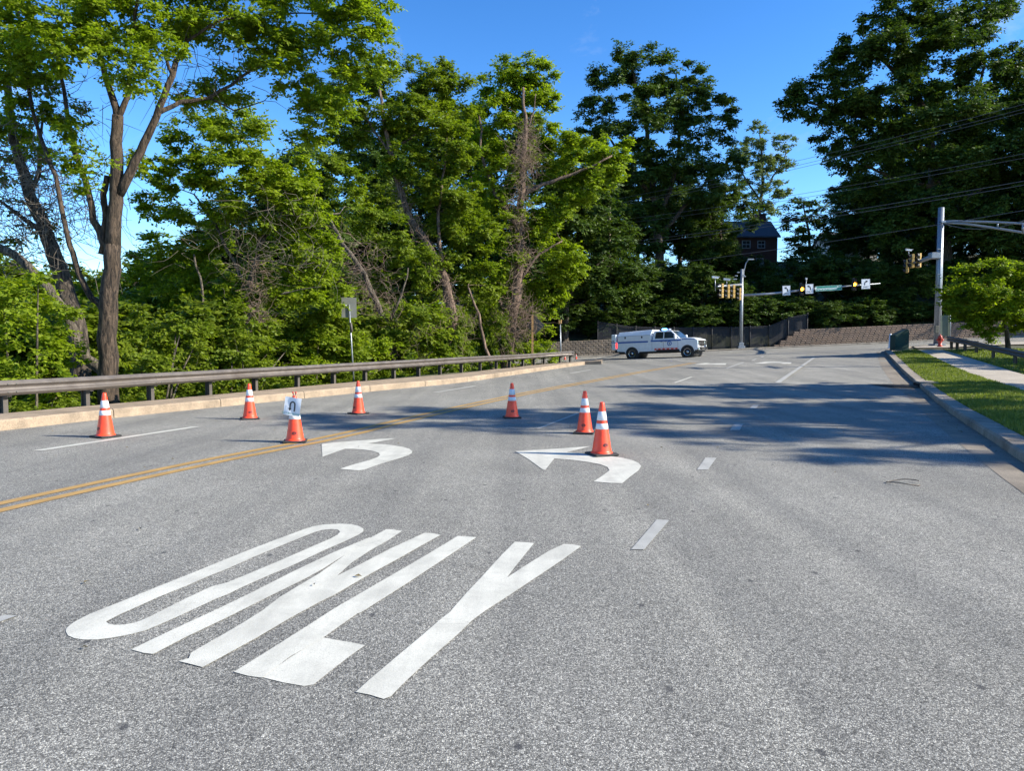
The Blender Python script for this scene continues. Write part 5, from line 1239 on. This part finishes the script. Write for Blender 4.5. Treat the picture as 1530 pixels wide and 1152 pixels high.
# --- tallest vine-choked tree near the diamond sign
Y7 = 48.2; b = at(757, 545, Y7); b.z = G(b.x, b.y) - .3
limbs = [([b] + pl(Y7, (757, 520), (765, 470), (775, 400), (776, 330), (780, 260), (785, 200), (782, 130)), .52, .08), (pl(Y7, (780, 290), (812, 275), (848, 263), (880, 250), (915, 232)), .17, .05),
         (pl(Y7, (776, 340), (740, 290), (722, 240), (715, 170)), .18, .05), (pl(Y7, (776, 420), (805, 380), (840, 360)), .12, .04), (pl(Y7, (765, 480), (735, 430), (730, 400)), .15, .05), (pl(Y7, (788, 190), (798, 165), (800, 140)), .07, .03)]
bl = blobs_px([(775, 105, 44, 24, 37), (745, 130, 44, 34, 37), (800, 125, 36, 34, 37), (808, 170, 28, 36, 37), (735, 180, 40, 40, 36.6), (760, 165, 30, 30, 38), (720, 235, 36, 36, 36.5), (745, 250, 34, 40, 36), (812, 235, 34, 34, 37.4), (835, 215, 26, 24, 38),
               (880, 215, 40, 28, 36.6), (915, 235, 38, 30, 36.5), (850, 250, 40, 26, 36.4), (880, 280, 40, 24, 36.5), (905, 262, 34, 20, 36.4), (838, 310, 40, 26, 36.3), (815, 350, 28, 30, 36), (850, 375, 24, 20, 36), (858, 405, 18, 26, 37.4), (840, 395, 30, 30, 37.4), (820, 435, 30, 24, 38.5),
               (745, 330, 40, 40, 35.8), (740, 390, 40, 36, 35.6), (795, 320, 22, 30, 35.8), (770, 420, 44, 28, 38), (800, 470, 34, 26, 39), (745, 450, 28, 24, 36), (700, 300, 30, 34, 38)], kY=49 / 37 * 1.02)
vn = [at(x, y, Y7 - .6) for x, y in ((785, 190), (786, 205), (788, 225), (784, 240), (780, 260), (788, 250), (778, 285), (776, 305), (780, 330), (776, 350), (778, 375), (775, 400), (780, 380), (768, 430), (772, 455), (765, 480), (775, 470), (790, 460), (758, 500), (765, 512), (780, 500), (792, 480), (750, 470), (752, 520), (795, 230), (772, 235))]
hero_tree('vine_clad_tree', 'tallest roadside tree, its trunk wrapped in dead brown vines beside the diamond sign', b, limbs, bl, .21, 1.7, M['leaf_bright'], M['bark_vine'], 26, vine=(vn, 50, 1.1, .012, .38), nper=10, clump=.30, gap=1.4)

# --- shrubs along the left guardrail
def shrub(label, specs, leaf, dens, m, seed, stems=5, **kw):
    rr = random.Random(seed); bl = blobs_px(specs); c = bl[0]; b = Vector((c[0], c[1], G(c[0], c[1])))
    root = empty('shrub', b, 0, label, 'shrub', 'shrubs behind the left guardrail')
    me, C = foliage_mesh('foliage', bl, leaf, dens, m, seed, **kw); co = np.empty(len(me.vertices) * 3, np.float32); me.vertices.foreach_get('co', co)
    me.vertices.foreach_set('co', (co.reshape(-1, 3) - np.array(list(b))).astype(np.float32).ravel()); me.update()
    mb = MB(); sk = []
    for i in range(stems):
        q = Vector(C[rr.randrange(len(C))]); s = Vector((b.x + (q.x - b.x) * .4, b.y + rr.uniform(-.3, .3), G(b.x, b.y) - .3)); mb.tube([s, s.lerp(q, .5) + Vector((0, 0, .2)), q], [.035, .025, .01], 5, False); sk += [(s.lerp(q, .5), .02), (q, .01)]
    branches(mb, sk, C[::2], rr, sides=3); mb.build('stem', M['bark_grey'], root, kind='stuff')
    o = link_mesh('foliage', me, root); o['kind'] = 'stuff'; return root
shrub('broad bright green shrub at the far left behind the guardrail', [(30, 440, 60, 38, 17.6), (-20, 470, 60, 60, 16.8), (75, 480, 42, 36, 18.3), (30, 520, 75, 44, 17.6), (95, 540, 40, 34, 18.6), (10, 585, 70, 34, 17.3), (90, 590, 45, 24, 18.5)], .125, 1.0, M['leaf_bright'], 31, clump=.3, nper=9)
shrub('leafy shrub directly right of the big trunk', [(235, 480, 36, 30, 20.8), (215, 520, 40, 34, 20.4), (270, 510, 48, 40, 21.6), (235, 560, 55, 34, 20.8), (200, 590, 30, 16, 20.1), (290, 560, 40, 34, 22.0)], .13, .95, M['leaf_mid'], 32, nper=8, clump=.3)
shrub('tall leafy shrub left of the sign back', [(350, 480, 42, 36, 24.0), (320, 520, 50, 36, 23.1), (385, 510, 44, 40, 25.0), (360, 550, 60, 30, 24.3), (420, 540, 36, 34, 26.2), (315, 565, 45, 20, 23.0)], .135, .95, M['leaf_mid'], 33, nper=8, clump=.3)
shrub('low feathery green shrub spreading round the sign post', [(470, 515, 46, 24, 29.4), (530, 525, 48, 26, 32.2), (500, 545, 60, 26, 30.7), (565, 520, 30, 16, 33.9), (570, 550, 40, 18, 34.2), (450, 550, 40, 20, 28.5)], .14, 1.1, M['leaf_bright'], 34, nper=14, clump=.3)
shrub('small light green shrub before the reddish leaning trunk', [(640, 530, 30, 22, 37.6), (620, 545, 40, 18, 36.1), (660, 550, 36, 16, 39.2), (705, 545, 30, 14, 43.0)], .16, 1.0, M['leaf_mid'], 35, nper=9)
shrub('bright green shrub at the foot of the diamond sign', [(805, 512, 26, 24, 51.9), (782, 525, 26, 20, 50.0), (820, 528, 18, 14, 52.9), (760, 540, 30, 10, 48.2), (735, 545, 24, 10, 46.1)], .20, 1.1, M['leaf_bright'], 36, nper=9)
# weeds under the guardrail
wb = []; rr_ = random.Random(5)
for i, (x, y) in enumerate([(x, 616 - (x - 5) * .085) for x in range(-60, 700, 26)]):
    q = gp(x, min(614, y - 4), .2); wb.append((q.x - .95 + rr_.uniform(-.2, .2), q.y + .5, q.z - .2, .62, .5, rr_.uniform(.18, .42)))
me, C = foliage_mesh('undergrowth', wb, .085, .9, M['leaf_mid'], 37, nper=7, clump=.35); o = link_mesh('undergrowth', me); tag(o, 'low leafy weeds growing under the left guardrail', 'undergrowth', kind='stuff')

# --- generic trees: built once, then copied as individuals
def generic(name, h, w, leaf, dens, m, bm, seed, nb=11, **kw):
    rr = random.Random(seed); root = empty(name, (0, 0, 0)); bl = []
    for i in range(nb):
        t = (i + .5) / nb; a = rr.uniform(0, 6.28); zz = h * (.28 + .62 * t); rad = w * (.55 * math.sin(math.pi * (.18 + .75 * t)) ** .7) * rr.uniform(.35, .85)
        s = w * rr.uniform(.24, .36) * (1 - .25 * t); bl.append((rad * math.cos(a), rad * math.sin(a), zz, s, s, s * .78))
    bl.append((0, 0, h * .90, w * .2, w * .2, h * .09)); bl.append((0, 0, h * .55, w * .33, w * .33, h * .2))
    limbs = [([(0, 0, -1), (.1, 0, h * .25), (-.1, .1, h * .5), (0, 0, h * .85)], h * .022, .05)]
    for k in range(4):
        a = rr.uniform(0, 6.28); z0 = h * rr.uniform(.25, .5); limbs.append(([(0, 0, z0), (w * .15 * math.cos(a), w * .15 * math.sin(a), z0 + h * .12), (w * .32 * math.cos(a), w * .32 * math.sin(a), z0 + h * .2)], h * .010, .03))
    mb = MB(); sk = []
    for pts, r0, r1 in limbs: P = wobble(pts, .03, rr, 3); rad = limb_rad(len(P), r0, r1); mb.tube(P, rad, 8); sk += list(zip(P, rad))
    me, C = foliage_mesh('foliage', bl, leaf, dens, m, seed, **kw)
    mb2 = MB(); branches(mb2, sk, C[::2], rr, sides=3); mb.build('trunk', bm, root, True); mb2.build('branch_work', bm, root, True, kind='stuff')
    o = link_mesh('foliage', me, root); o['kind'] = 'stuff'; return root
GEN = dict(a=generic('forest_tree', 18, 11, .30, 1.25, M['leaf_deep'], M['bark_dark'], 41), b=generic('forest_tree', 22, 10, .30, 1.25, M['leaf_deep'], M['bark_dark'], 42, nb=13),
           c=generic('forest_tree', 9, 8, .24, 1.3, M['leaf_mid'], M['bark_dark'], 43, nb=9), d=generic('hillside_bush', 3.4, 4.6, .20, 1.2, M['leaf_deep'], M['bark_dark'], 44, nb=7),
           f=generic('understory_bush', 3.4, 4.6, .17, 1.7, M['leaf_mid'], M['bark_dark'], 46, nb=8),
           g=generic('forest_tree', 9, 8, .26, 1.3, M['leaf_deep'], M['bark_dark'], 47, nb=9),  # small forest tree with the bank's shade put into darker leaves
           e=generic('shade_tree', 15, 9.5, .17, .95, M['leaf_mid'], M['bark'], 45, nb=11))
used = set()
def put(kind, x, y, hgt, rz, label, cat='tree', group='trees on the wooded bank', wscale=1.0, sink=.3):
    src = GEN[kind]; h0 = {'a': 18, 'b': 22, 'c': 9, 'd': 3.4, 'g': 9, 'f': 3.4, 'e': 15}[kind]
    o = src if kind not in used else copy_tree(src)
    used.add(kind); o.location = (x, y, G(x, y) - sink); s = hgt / h0; o.scale = (s * wscale, s * wscale, s); o.rotation_euler = (0, 0, rz)
    return tag(o, label, cat, group)
def put_px(kind, px, ytop, Y, rz, label, ws=1.0, cat='tree', group='trees on the wooded bank'):
    p = at(px, ytop, Y); h = p.z - (G(p.x, Y) - .3); return put(kind, p.x, Y, h, rz, label, cat, group, ws)
# --- tall tree right of centre, across the intersection
Y8 = 80.0; b = at(985, 470, Y8); b.z = G(b.x, b.y) - .4
limbs = [([b] + pl(Y8, (985, 400), (980, 330), (975, 250), (960, 170), (940, 90)), .65, .10), (pl(Y8, (982, 340), (1010, 250), (1020, 170), (1010, 110)), .30, .08), (pl(Y8, (978, 300), (930, 240), (900, 190)), .26, .08), (pl(Y8, (985, 350), (1040, 290), (1075, 240)), .28, .08)]
bl = blobs_px([(935, 80, 22, 20, 80), (915, 115, 34, 30, 80), (965, 100, 34, 28, 80), (1005, 110, 30, 30, 80), (1040, 120, 20, 26, 80), (890, 155, 28, 24, 80), (940, 150, 44, 34, 79), (1000, 155, 44, 34, 79), (1060, 145, 24, 34, 80), (885, 195, 26, 24, 80), (925, 205, 40, 30, 79), (980, 205, 46, 34, 78), (1045, 195, 42, 34, 79),
               (1080, 175, 20, 34, 80), (925, 260, 40, 30, 80), (975, 265, 36, 30, 79), (1030, 250, 46, 30, 78), (1080, 235, 30, 28, 79), (1060, 290, 40, 22, 79), (900, 235, 20, 30, 81), (940, 320, 34, 34, 80), (975, 345, 24, 40, 79), (990, 300, 26, 24, 80)])
hero_tree('tall_tree', 'tallest tree beyond the pickup truck, open crown against the sky', b, limbs, bl, .31, 1.7, M['leaf_deep'], M['bark_dark'], 51, nper=9, clump=.34, gap=1.3, group='trees on the wooded bank')
b = at(1080, 440, 88); b.z = G(b.x, b.y) - .4
limbs = [([b] + pl(88, (1078, 400), (1075, 340), (1085, 280)), .5, .12)]
bl = blobs_px([(1075, 315, 34, 34, 88), (1055, 350, 30, 30, 88), (1095, 290, 24, 24, 88), (1050, 390, 34, 30, 88), (1072, 360, 24, 34, 87), (1120, 310, 16, 14, 88)])
hero_tree('ivy_clad_tree', 'dark ivy-covered tree just left of the brick house', b, limbs, bl, .32, 1.5, M['leaf_deep'], M['bark_dark'], 52, nper=9, group='trees on the wooded bank')
Y9 = 108.0; b = at(1130, 430, Y9); b.z = G(b.x, b.y) - .4
limbs = [([b] + pl(Y9, (1132, 350), (1138, 290), (1140, 240), (1135, 200)), .4, .08), (pl(Y9, (1138, 290), (1165, 250), (1178, 220)), .16, .05), (pl(Y9, (1136, 300), (1110, 260), (1100, 225)), .16, .05)]
bl = blobs_px([(1130, 200, 22, 18, 108), (1108, 225, 24, 24, 108), (1148, 225, 26, 24, 108), (1176, 212, 14, 14, 108), (1130, 255, 34, 24, 108), (1165, 250, 20, 24, 108), (1140, 290, 30, 22, 108), (1170, 280, 14, 16, 108), (1125, 320, 22, 20, 108), (1150, 315, 16, 14, 108)])
hero_tree('pale_tree', 'pale thinly leaved tree rising behind the brick house', b, limbs, bl, .32, 1.1, M['leaf_pale'], M['bark_grey'], 53, nper=8, clump=.26, group='trees on the wooded bank')
# --- giant tree at the right
Y10 = 74.0; b = at(1415, 470, Y10); b.z = G(b.x, b.y) - .4
limbs = [([b] + pl(Y10, (1413, 400), (1405, 300), (1390, 220), (1370, 140), (1380, 60)), .95, .15), (pl(Y10, (1392, 230), (1330, 190), (1270, 170), (1200, 150)), .36, .08), (pl(Y10, (1400, 280), (1340, 270), (1280, 240)), .30, .08), (pl(Y10, (1400, 260), (1450, 180), (1470, 100)), .40, .10),
         (pl(Y10, (1408, 330), (1480, 270), (1530, 220)), .36, .1), (pl(Y10, (1375, 150), (1320, 90), (1290, 60)), .25, .08)]
bl = blobs_px([(1345, 20, 44, 28, 74), (1400, 20, 50, 34, 74), (1450, 45, 40, 34, 74), (1300, 50, 34, 28, 74), (1265, 90, 34, 28, 74), (1330, 75, 50, 36, 73), (1400, 90, 56, 44, 72), (1470, 100, 44, 44, 73), (1520, 110, 40, 50, 74), (1240, 125, 24, 22, 74), (1200, 140, 28, 20, 74), (1180, 160, 20, 14, 74), (1222, 165, 34, 20, 74),
               (1290, 135, 44, 34, 73), (1345, 150, 50, 40, 72), (1420, 170, 60, 46, 71), (1500, 190, 50, 50, 72), (1265, 180, 30, 22, 74), (1300, 205, 40, 30, 73), (1240, 215, 24, 18, 75), (1265, 245, 30, 20, 74), (1350, 225, 50, 40, 72), (1430, 250, 56, 44, 71), (1510, 270, 50, 50, 72),
               (1290, 280, 36, 22, 74), (1330, 300, 44, 34, 73), (1400, 320, 56, 40, 72), (1480, 340, 60, 40, 72), (1540, 350, 40, 50, 73), (1570, 150, 50, 80, 76), (1340, 350, 44, 34, 73), (1380, -30, 70, 30, 75), (1480, -10, 50, 34, 76)])
hero_tree('giant_tree', 'giant dark broad-crowned tree filling the upper right', b, limbs, bl, .33, 2.3, M['leaf_deep'], M['bark_dark'], 54, nper=9, clump=.34, gap=1.5, group='trees on the wooded bank')
b = at(1215, 430, 84); b.z = G(b.x, b.y) - .4
limbs = [([b] + pl(84, (1212, 380), (1205, 330), (1200, 305)), .25, .06)]
bl = blobs_px([(1195, 308, 26, 12, 84), (1225, 320, 20, 14, 84), (1185, 330, 24, 16, 84), (1215, 350, 34, 20, 84), (1250, 345, 30, 22, 84), (1190, 375, 24, 24, 83), (1235, 380, 40, 26, 83), (1270, 350, 20, 30, 84)])
hero_tree('spreading_tree', 'low spreading dark tree between the brick house and the giant tree', b, limbs, bl, .30, 1.2, M['leaf_deep'], M['bark_dark'], 55, nper=9, group='trees on the wooded bank')
# --- small bright tree at the right
Y11 = 43.0; b = at(1506, 514, Y11); b.z = G(b.x, b.y)
limbs = [([b] + pl(Y11, (1505, 500), (1500, 470), (1490, 440)), .16, .05), (pl(Y11, (1503, 480), (1530, 450), (1545, 430)), .07, .02), (pl(Y11, (1502, 475), (1465, 450), (1440, 430)), .07, .02)]
bl = blobs_px([(1440, 415, 26, 20, 43), (1480, 405, 34, 18, 43), (1525, 408, 34, 20, 43), (1450, 440, 36, 22, 42.6), (1500, 435, 44, 26, 42), (1545, 430, 30, 34, 42.6), (1430, 458, 22, 14, 43), (1465, 465, 34, 18, 42.6), (1510, 465, 36, 20, 42.4), (1550, 470, 30, 20, 43), (1475, 487, 20, 14, 42.6), (1475, 503, 12, 12, 42.6), (1420, 445, 12, 14, 43), (1445, 478, 22, 14, 42.8), (1520, 485, 28, 14, 44), (1490, 450, 50, 30, 43.6), (1410, 435, 10, 10, 43)])
hero_tree('small_tree', 'small bright yellow-green tree behind the right guardrail', b, limbs, bl, .18, 1.7, M['leaf_bright'], M['bark_dark'], 56, nper=9)

L_ = 'trees beyond the left guardrail'
for a in ((('c'), -60, 350, 46, .3, 'low hazy green tree at the far left edge behind the leaning trunks', 1.3), ('c', 40, 392, 52, 1.3, 'low distant tree seen under the leaning dark trunk', 1.4), ('c', 118, 405, 50, 2.3, 'low distant tree just left of the big forked trunk', 1.3),
          ('c', 200, 392, 48, 3.9, 'low distant tree just right of the big forked trunk', 1.3), ('c', 262, 372, 44, 5.0, 'dark tree behind the tall leafy shrubs', 1.3), ('a', 330, 300, 46, 1.0, 'dark tree behind the vine-hung leafy tree, left side', 1.1),
          ('a', 410, 250, 48, 2.0, 'dark tree behind the vine-hung leafy tree, right side', 1.0), ('a', 470, 212, 50, 4.1, 'dark tree rising behind the rectangular sign back', 1.0), ('b', 548, 185, 54, .7, 'tall dark tree behind the left leaning crown', 1.0),
          ('b', 625, 160, 56, 2.9, 'tall dark tree filling the gap behind the reddish trunk', 1.0), ('b', 700, 150, 58, 4.4, 'tall dark tree between the two vine-clad trees', 1.0), ('b', 775, 170, 62, 5.6, 'tall dark tree directly behind the tallest roadside tree', 1.0),
          ('c', 470, 385, 34, .9, 'shaded young tree behind the feathery shrub', 1.1), ('c', 548, 420, 38, 2.2, 'shaded young tree right of the rectangular sign back', 1.1), ('c', 630, 430, 42, 3.3, 'shaded young tree behind the reddish trunk', 1.1), ('c', 710, 440, 46, 4.5, 'shaded young tree between the two thick trunks', 1.1),
          ('c', -120, 420, 28, 4.5, 'tree just outside the left edge', 1.2)):
    put_px(a[0], a[1], a[2], a[3] + (12 if a[1] > 300 and a[3] < 60 else 4), *a[4:6], ws=a[6], group=L_)
for a in (('a', 845, 205, 66, .5, 'dark tree right behind the tallest roadside tree', 1.0), ('a', 885, 300, 72, 1.9, 'dark tree around the wooden utility pole', 1.0), ('g', 840, 420, 70, 2.6, 'low dark tree above the left retaining wall', 1.3), ('g', 905, 395, 73, 3.6, 'low dark tree above the rear of the truck', 1.3),
          ('g', 955, 385, 72, 4.4, 'low dark tree above the middle of the truck', 1.2), ('g', 1005, 392, 74, 5.2, 'low dark tree above the truck cab', 1.3), ('g', 1050, 400, 71, .2, 'low dark tree left of the far signal pole', 1.2), ('g', 1100, 425, 70, 1.1, 'low dark tree right behind the far signal pole', 1.2),
          ('g', 1150, 412, 72, 2.1, 'low dark tree behind the sign nearest the far pole', 1.2), ('g', 1185, 385, 76, 3.0, 'low dark tree right of the brick house', 1.2), ('g', 1235, 375, 74, 4.2, 'low dark tree above the street name sign', 1.3), ('g', 1290, 385, 72, 5.1, 'low dark tree above the right-turn sign', 1.3),
          ('a', 1335, 320, 80, .9, 'dark tree behind the arm signals near the thick pole', 1.0), ('g', 1350, 395, 70, 1.7, 'low dark tree left of the thick pole', 1.3), ('a', 1400, 330, 79, 2.4, 'dark tree behind the thick pole', 1.0), ('g', 1425, 390, 71, 3.4, 'low dark tree right of the thick pole', 1.3),
          ('a', 1470, 320, 80, 3.8, 'dark tree under the truss arm', 1.0), ('g', 1500, 380, 71, 4.6, 'low dark tree above the small bright tree', 1.3), ('a', 1550, 310, 80, 5.2, 'dark tree at the right edge under the truss arm', 1.0), ('g', 1580, 390, 72, .6, 'low dark tree outside the right edge', 1.3),
          ('b', 1600, 60, 84, 1.0, 'tall dark tree at the right edge behind the giant tree', 1.0), ('b', 1700, 0, 80, 2.0, 'tall tree out of frame to the right', 1.1), ('b', 1820, -20, 78, 3.0, 'second tall tree out of frame to the right', 1.1), ('b', 1960, -60, 74, 4.0, 'third tall tree out of frame to the right', 1.2), ('b', 1700, 60, 68, 5.0, 'fourth tall tree out of frame to the right', 1.1)):
    put_px(*a[:6], ws=a[6])
put_px('a', 1282, 255, 93, 1.0, 'dark tree added to shade the brick house, just right of the pale sided house', 1.1)  # tree added here so that its shade falls on the brick house
put_px('g', 1098, 398, 88, 1.0, 'low dark tree in front of the brick house, left half', 1.0)
put_px('g', 1142, 396, 88, 3.0, 'low dark tree in front of the brick house, right half', 1.0)
for i, (x, yt, Y) in enumerate([(800, 470, 68.5), (842, 462, 68), (884, 466, 68.5), (926, 455, 69), (968, 462, 68.6), (1010, 450, 69), (1052, 458, 68.5), (1094, 452, 69), (1132, 440, 69), (1168, 450, 68.4), (1205, 446, 68.2), (1240, 452, 67.8), (1275, 446, 68), (1310, 452, 67.8), (1345, 446, 68), (1380, 452, 67.8), (1415, 448, 68), (1450, 452, 67.8), (1488, 446, 68), (1526, 450, 68)]):
    put_px('d', x, yt, Y, i * 1.3, ['leafy bush above the left retaining wall, left end', 'leafy bush above the left retaining wall behind the signal post', 'leafy bush above the left end of the dark fence', 'leafy bush over the dark fence behind the truck tailgate', 'leafy bush over the dark fence behind the truck cap', 'leafy bush over the dark fence behind the blue beacon',
        'leafy bush over the dark fence beyond the truck hood', 'leafy bush over the dark fence left of the far pole', 'leafy bush over the dark fence right of the far pole', 'leafy bush at the stepped end of the tan wall', 'leafy bush under the first left-turn sign', 'leafy bush under the street name sign', 'leafy bush under the right amber light',
        'leafy bush under the right-turn sign', 'leafy bush above the tan wall over the green box', 'leafy bush above the tan wall left of the thick pole', 'leafy bush above the tan wall right of the thick pole', 'leafy bush above the tan wall behind the tall sign back', 'leafy bush above the tan wall behind the small bright tree', 'leafy bush above the tan wall at the right edge'][i], 1.35, 'bush', 'bushes along the foot of the bank')
for a in (('a', 1330, 190, 92, 1.1, 'dark tree behind the middle left of the giant tree', 1.2), ('b', 1405, 120, 94, 2.1, 'dark tree behind the middle of the giant tree', 1.2), ('b', 1480, 140, 92, 3.6, 'dark tree behind the right half of the giant tree', 1.2), ('a', 1300, 262, 88, 4.2, 'dark tree under the left boughs of the giant tree', 1.1), ('a', 1370, 240, 88, 5.2, 'dark tree under the middle boughs of the giant tree', 1.2), ('a', 1440, 250, 90, .2, 'dark tree under the right boughs of the giant tree', 1.2), ('a', 1520, 230, 88, .9, 'dark tree behind the truss arm at the right edge', 1.2),
          ('a', 895, 235, 90, 1.4, 'dark tree behind the left side of the tallest tree beyond the truck', 1.0), ('a', 955, 225, 92, 2.4, 'dark tree behind the trunk of the tallest tree beyond the truck', 1.1), ('a', 1018, 232, 92, 3.4, 'dark tree behind the right side of the tallest tree beyond the truck', 1.1), ('a', 1062, 265, 84, 4.9, 'dark tree left of the ivy-clad tree', 1.0),
          ('g', 1092, 358, 90, 4.5, 'dark young tree hiding the left windows of the brick house', .9), ('g', 1070, 360, 86, 5.5, 'dark young tree covering the left end of the brick house', 1.2), ('g', 1118, 384, 84, 2.5, 'dark young tree covering the lower floor of the brick house', 1.3)):
    put_px(*a[:6], ws=a[6])
for i, (x, yt, dY) in enumerate([(-40, 450, 7), (40, 455, 7), (110, 445, 8), (185, 450, 6), (250, 440, 7), (310, 450, 6), (365, 440, 7), (420, 448, 6), (470, 455, 7), (520, 452, 8), (570, 452, 6), (620, 458, 7), (670, 462, 7), (720, 466, 8)]):
    q = gp(max(5, min(852, x)), 616.3 - (max(5, x) - 5) * .0905, .2, 5); Yq = q.y + dY + 2.5
    put_px('f', x, yt, Yq, i * 2.1, 'shaded bush behind the guardrail, number %s from the left end' % ['one', 'two', 'three', 'four', 'five', 'six', 'seven', 'eight', 'nine', 'ten', 'eleven', 'twelve', 'thirteen', 'fourteen', 'fifteen', 'sixteen'][i], .95 if i < 11 else .5, 'bush', 'shaded bushes behind the left guardrail')
for i, (x, yt, Y) in enumerate([(-80, 385, 78), (0, 405, 82), (70, 412, 78), (140, 415, 84), (210, 405, 80), (280, 380, 78), (350, 340, 76), (420, 330, 80), (490, 330, 76), (560, 330, 82), (630, 330, 84), (700, 330, 86), (770, 330, 84)]):
    put_px('a', x, yt, Y, i * 1.7, 'far tree of the distant wooded background, number %s from the left' % ['one', 'two', 'three', 'four', 'five', 'six', 'seven', 'eight', 'nine', 'ten', 'eleven', 'twelve', 'thirteen'][i], 1.7, 'tree', 'distant trees of the left background')
# trees out of frame to the right whose shade falls across the lanes
for (x, y, h, rz, ws, lab) in ((23.6, 10.9, 16.5, .4, .97, 'broad tree out of frame right of the pavement, nearest the camera'), (25.8, 21.5, 13.6, 2.2, 1.0, 'smaller tree out of frame right of the pavement, farther along'), (40, 33, 13, 4.0, 1.0, 'tree out of frame beyond the right guardrail')):
    put('e', x, y, h, rz, lab, 'tree', 'trees right of the pavement', ws)
print('leaf tris', LEAF_TRIS)


for (x, y, h, rz, lab) in ((59, 69.5, 26, .4, 'tall tree out of frame at the right end of the bank, first'), (70, 68.5, 28, 2.4, 'tall tree out of frame at the right end of the bank, second'), (82, 70, 28, 4.1, 'tall tree out of frame at the right end of the bank, third'), (66, 76, 28, 5.1, 'tall tree out of frame behind the right end of the bank')):
    put('b', x, y, h, rz, lab, 'tree', 'trees on the wooded bank', 1.25)
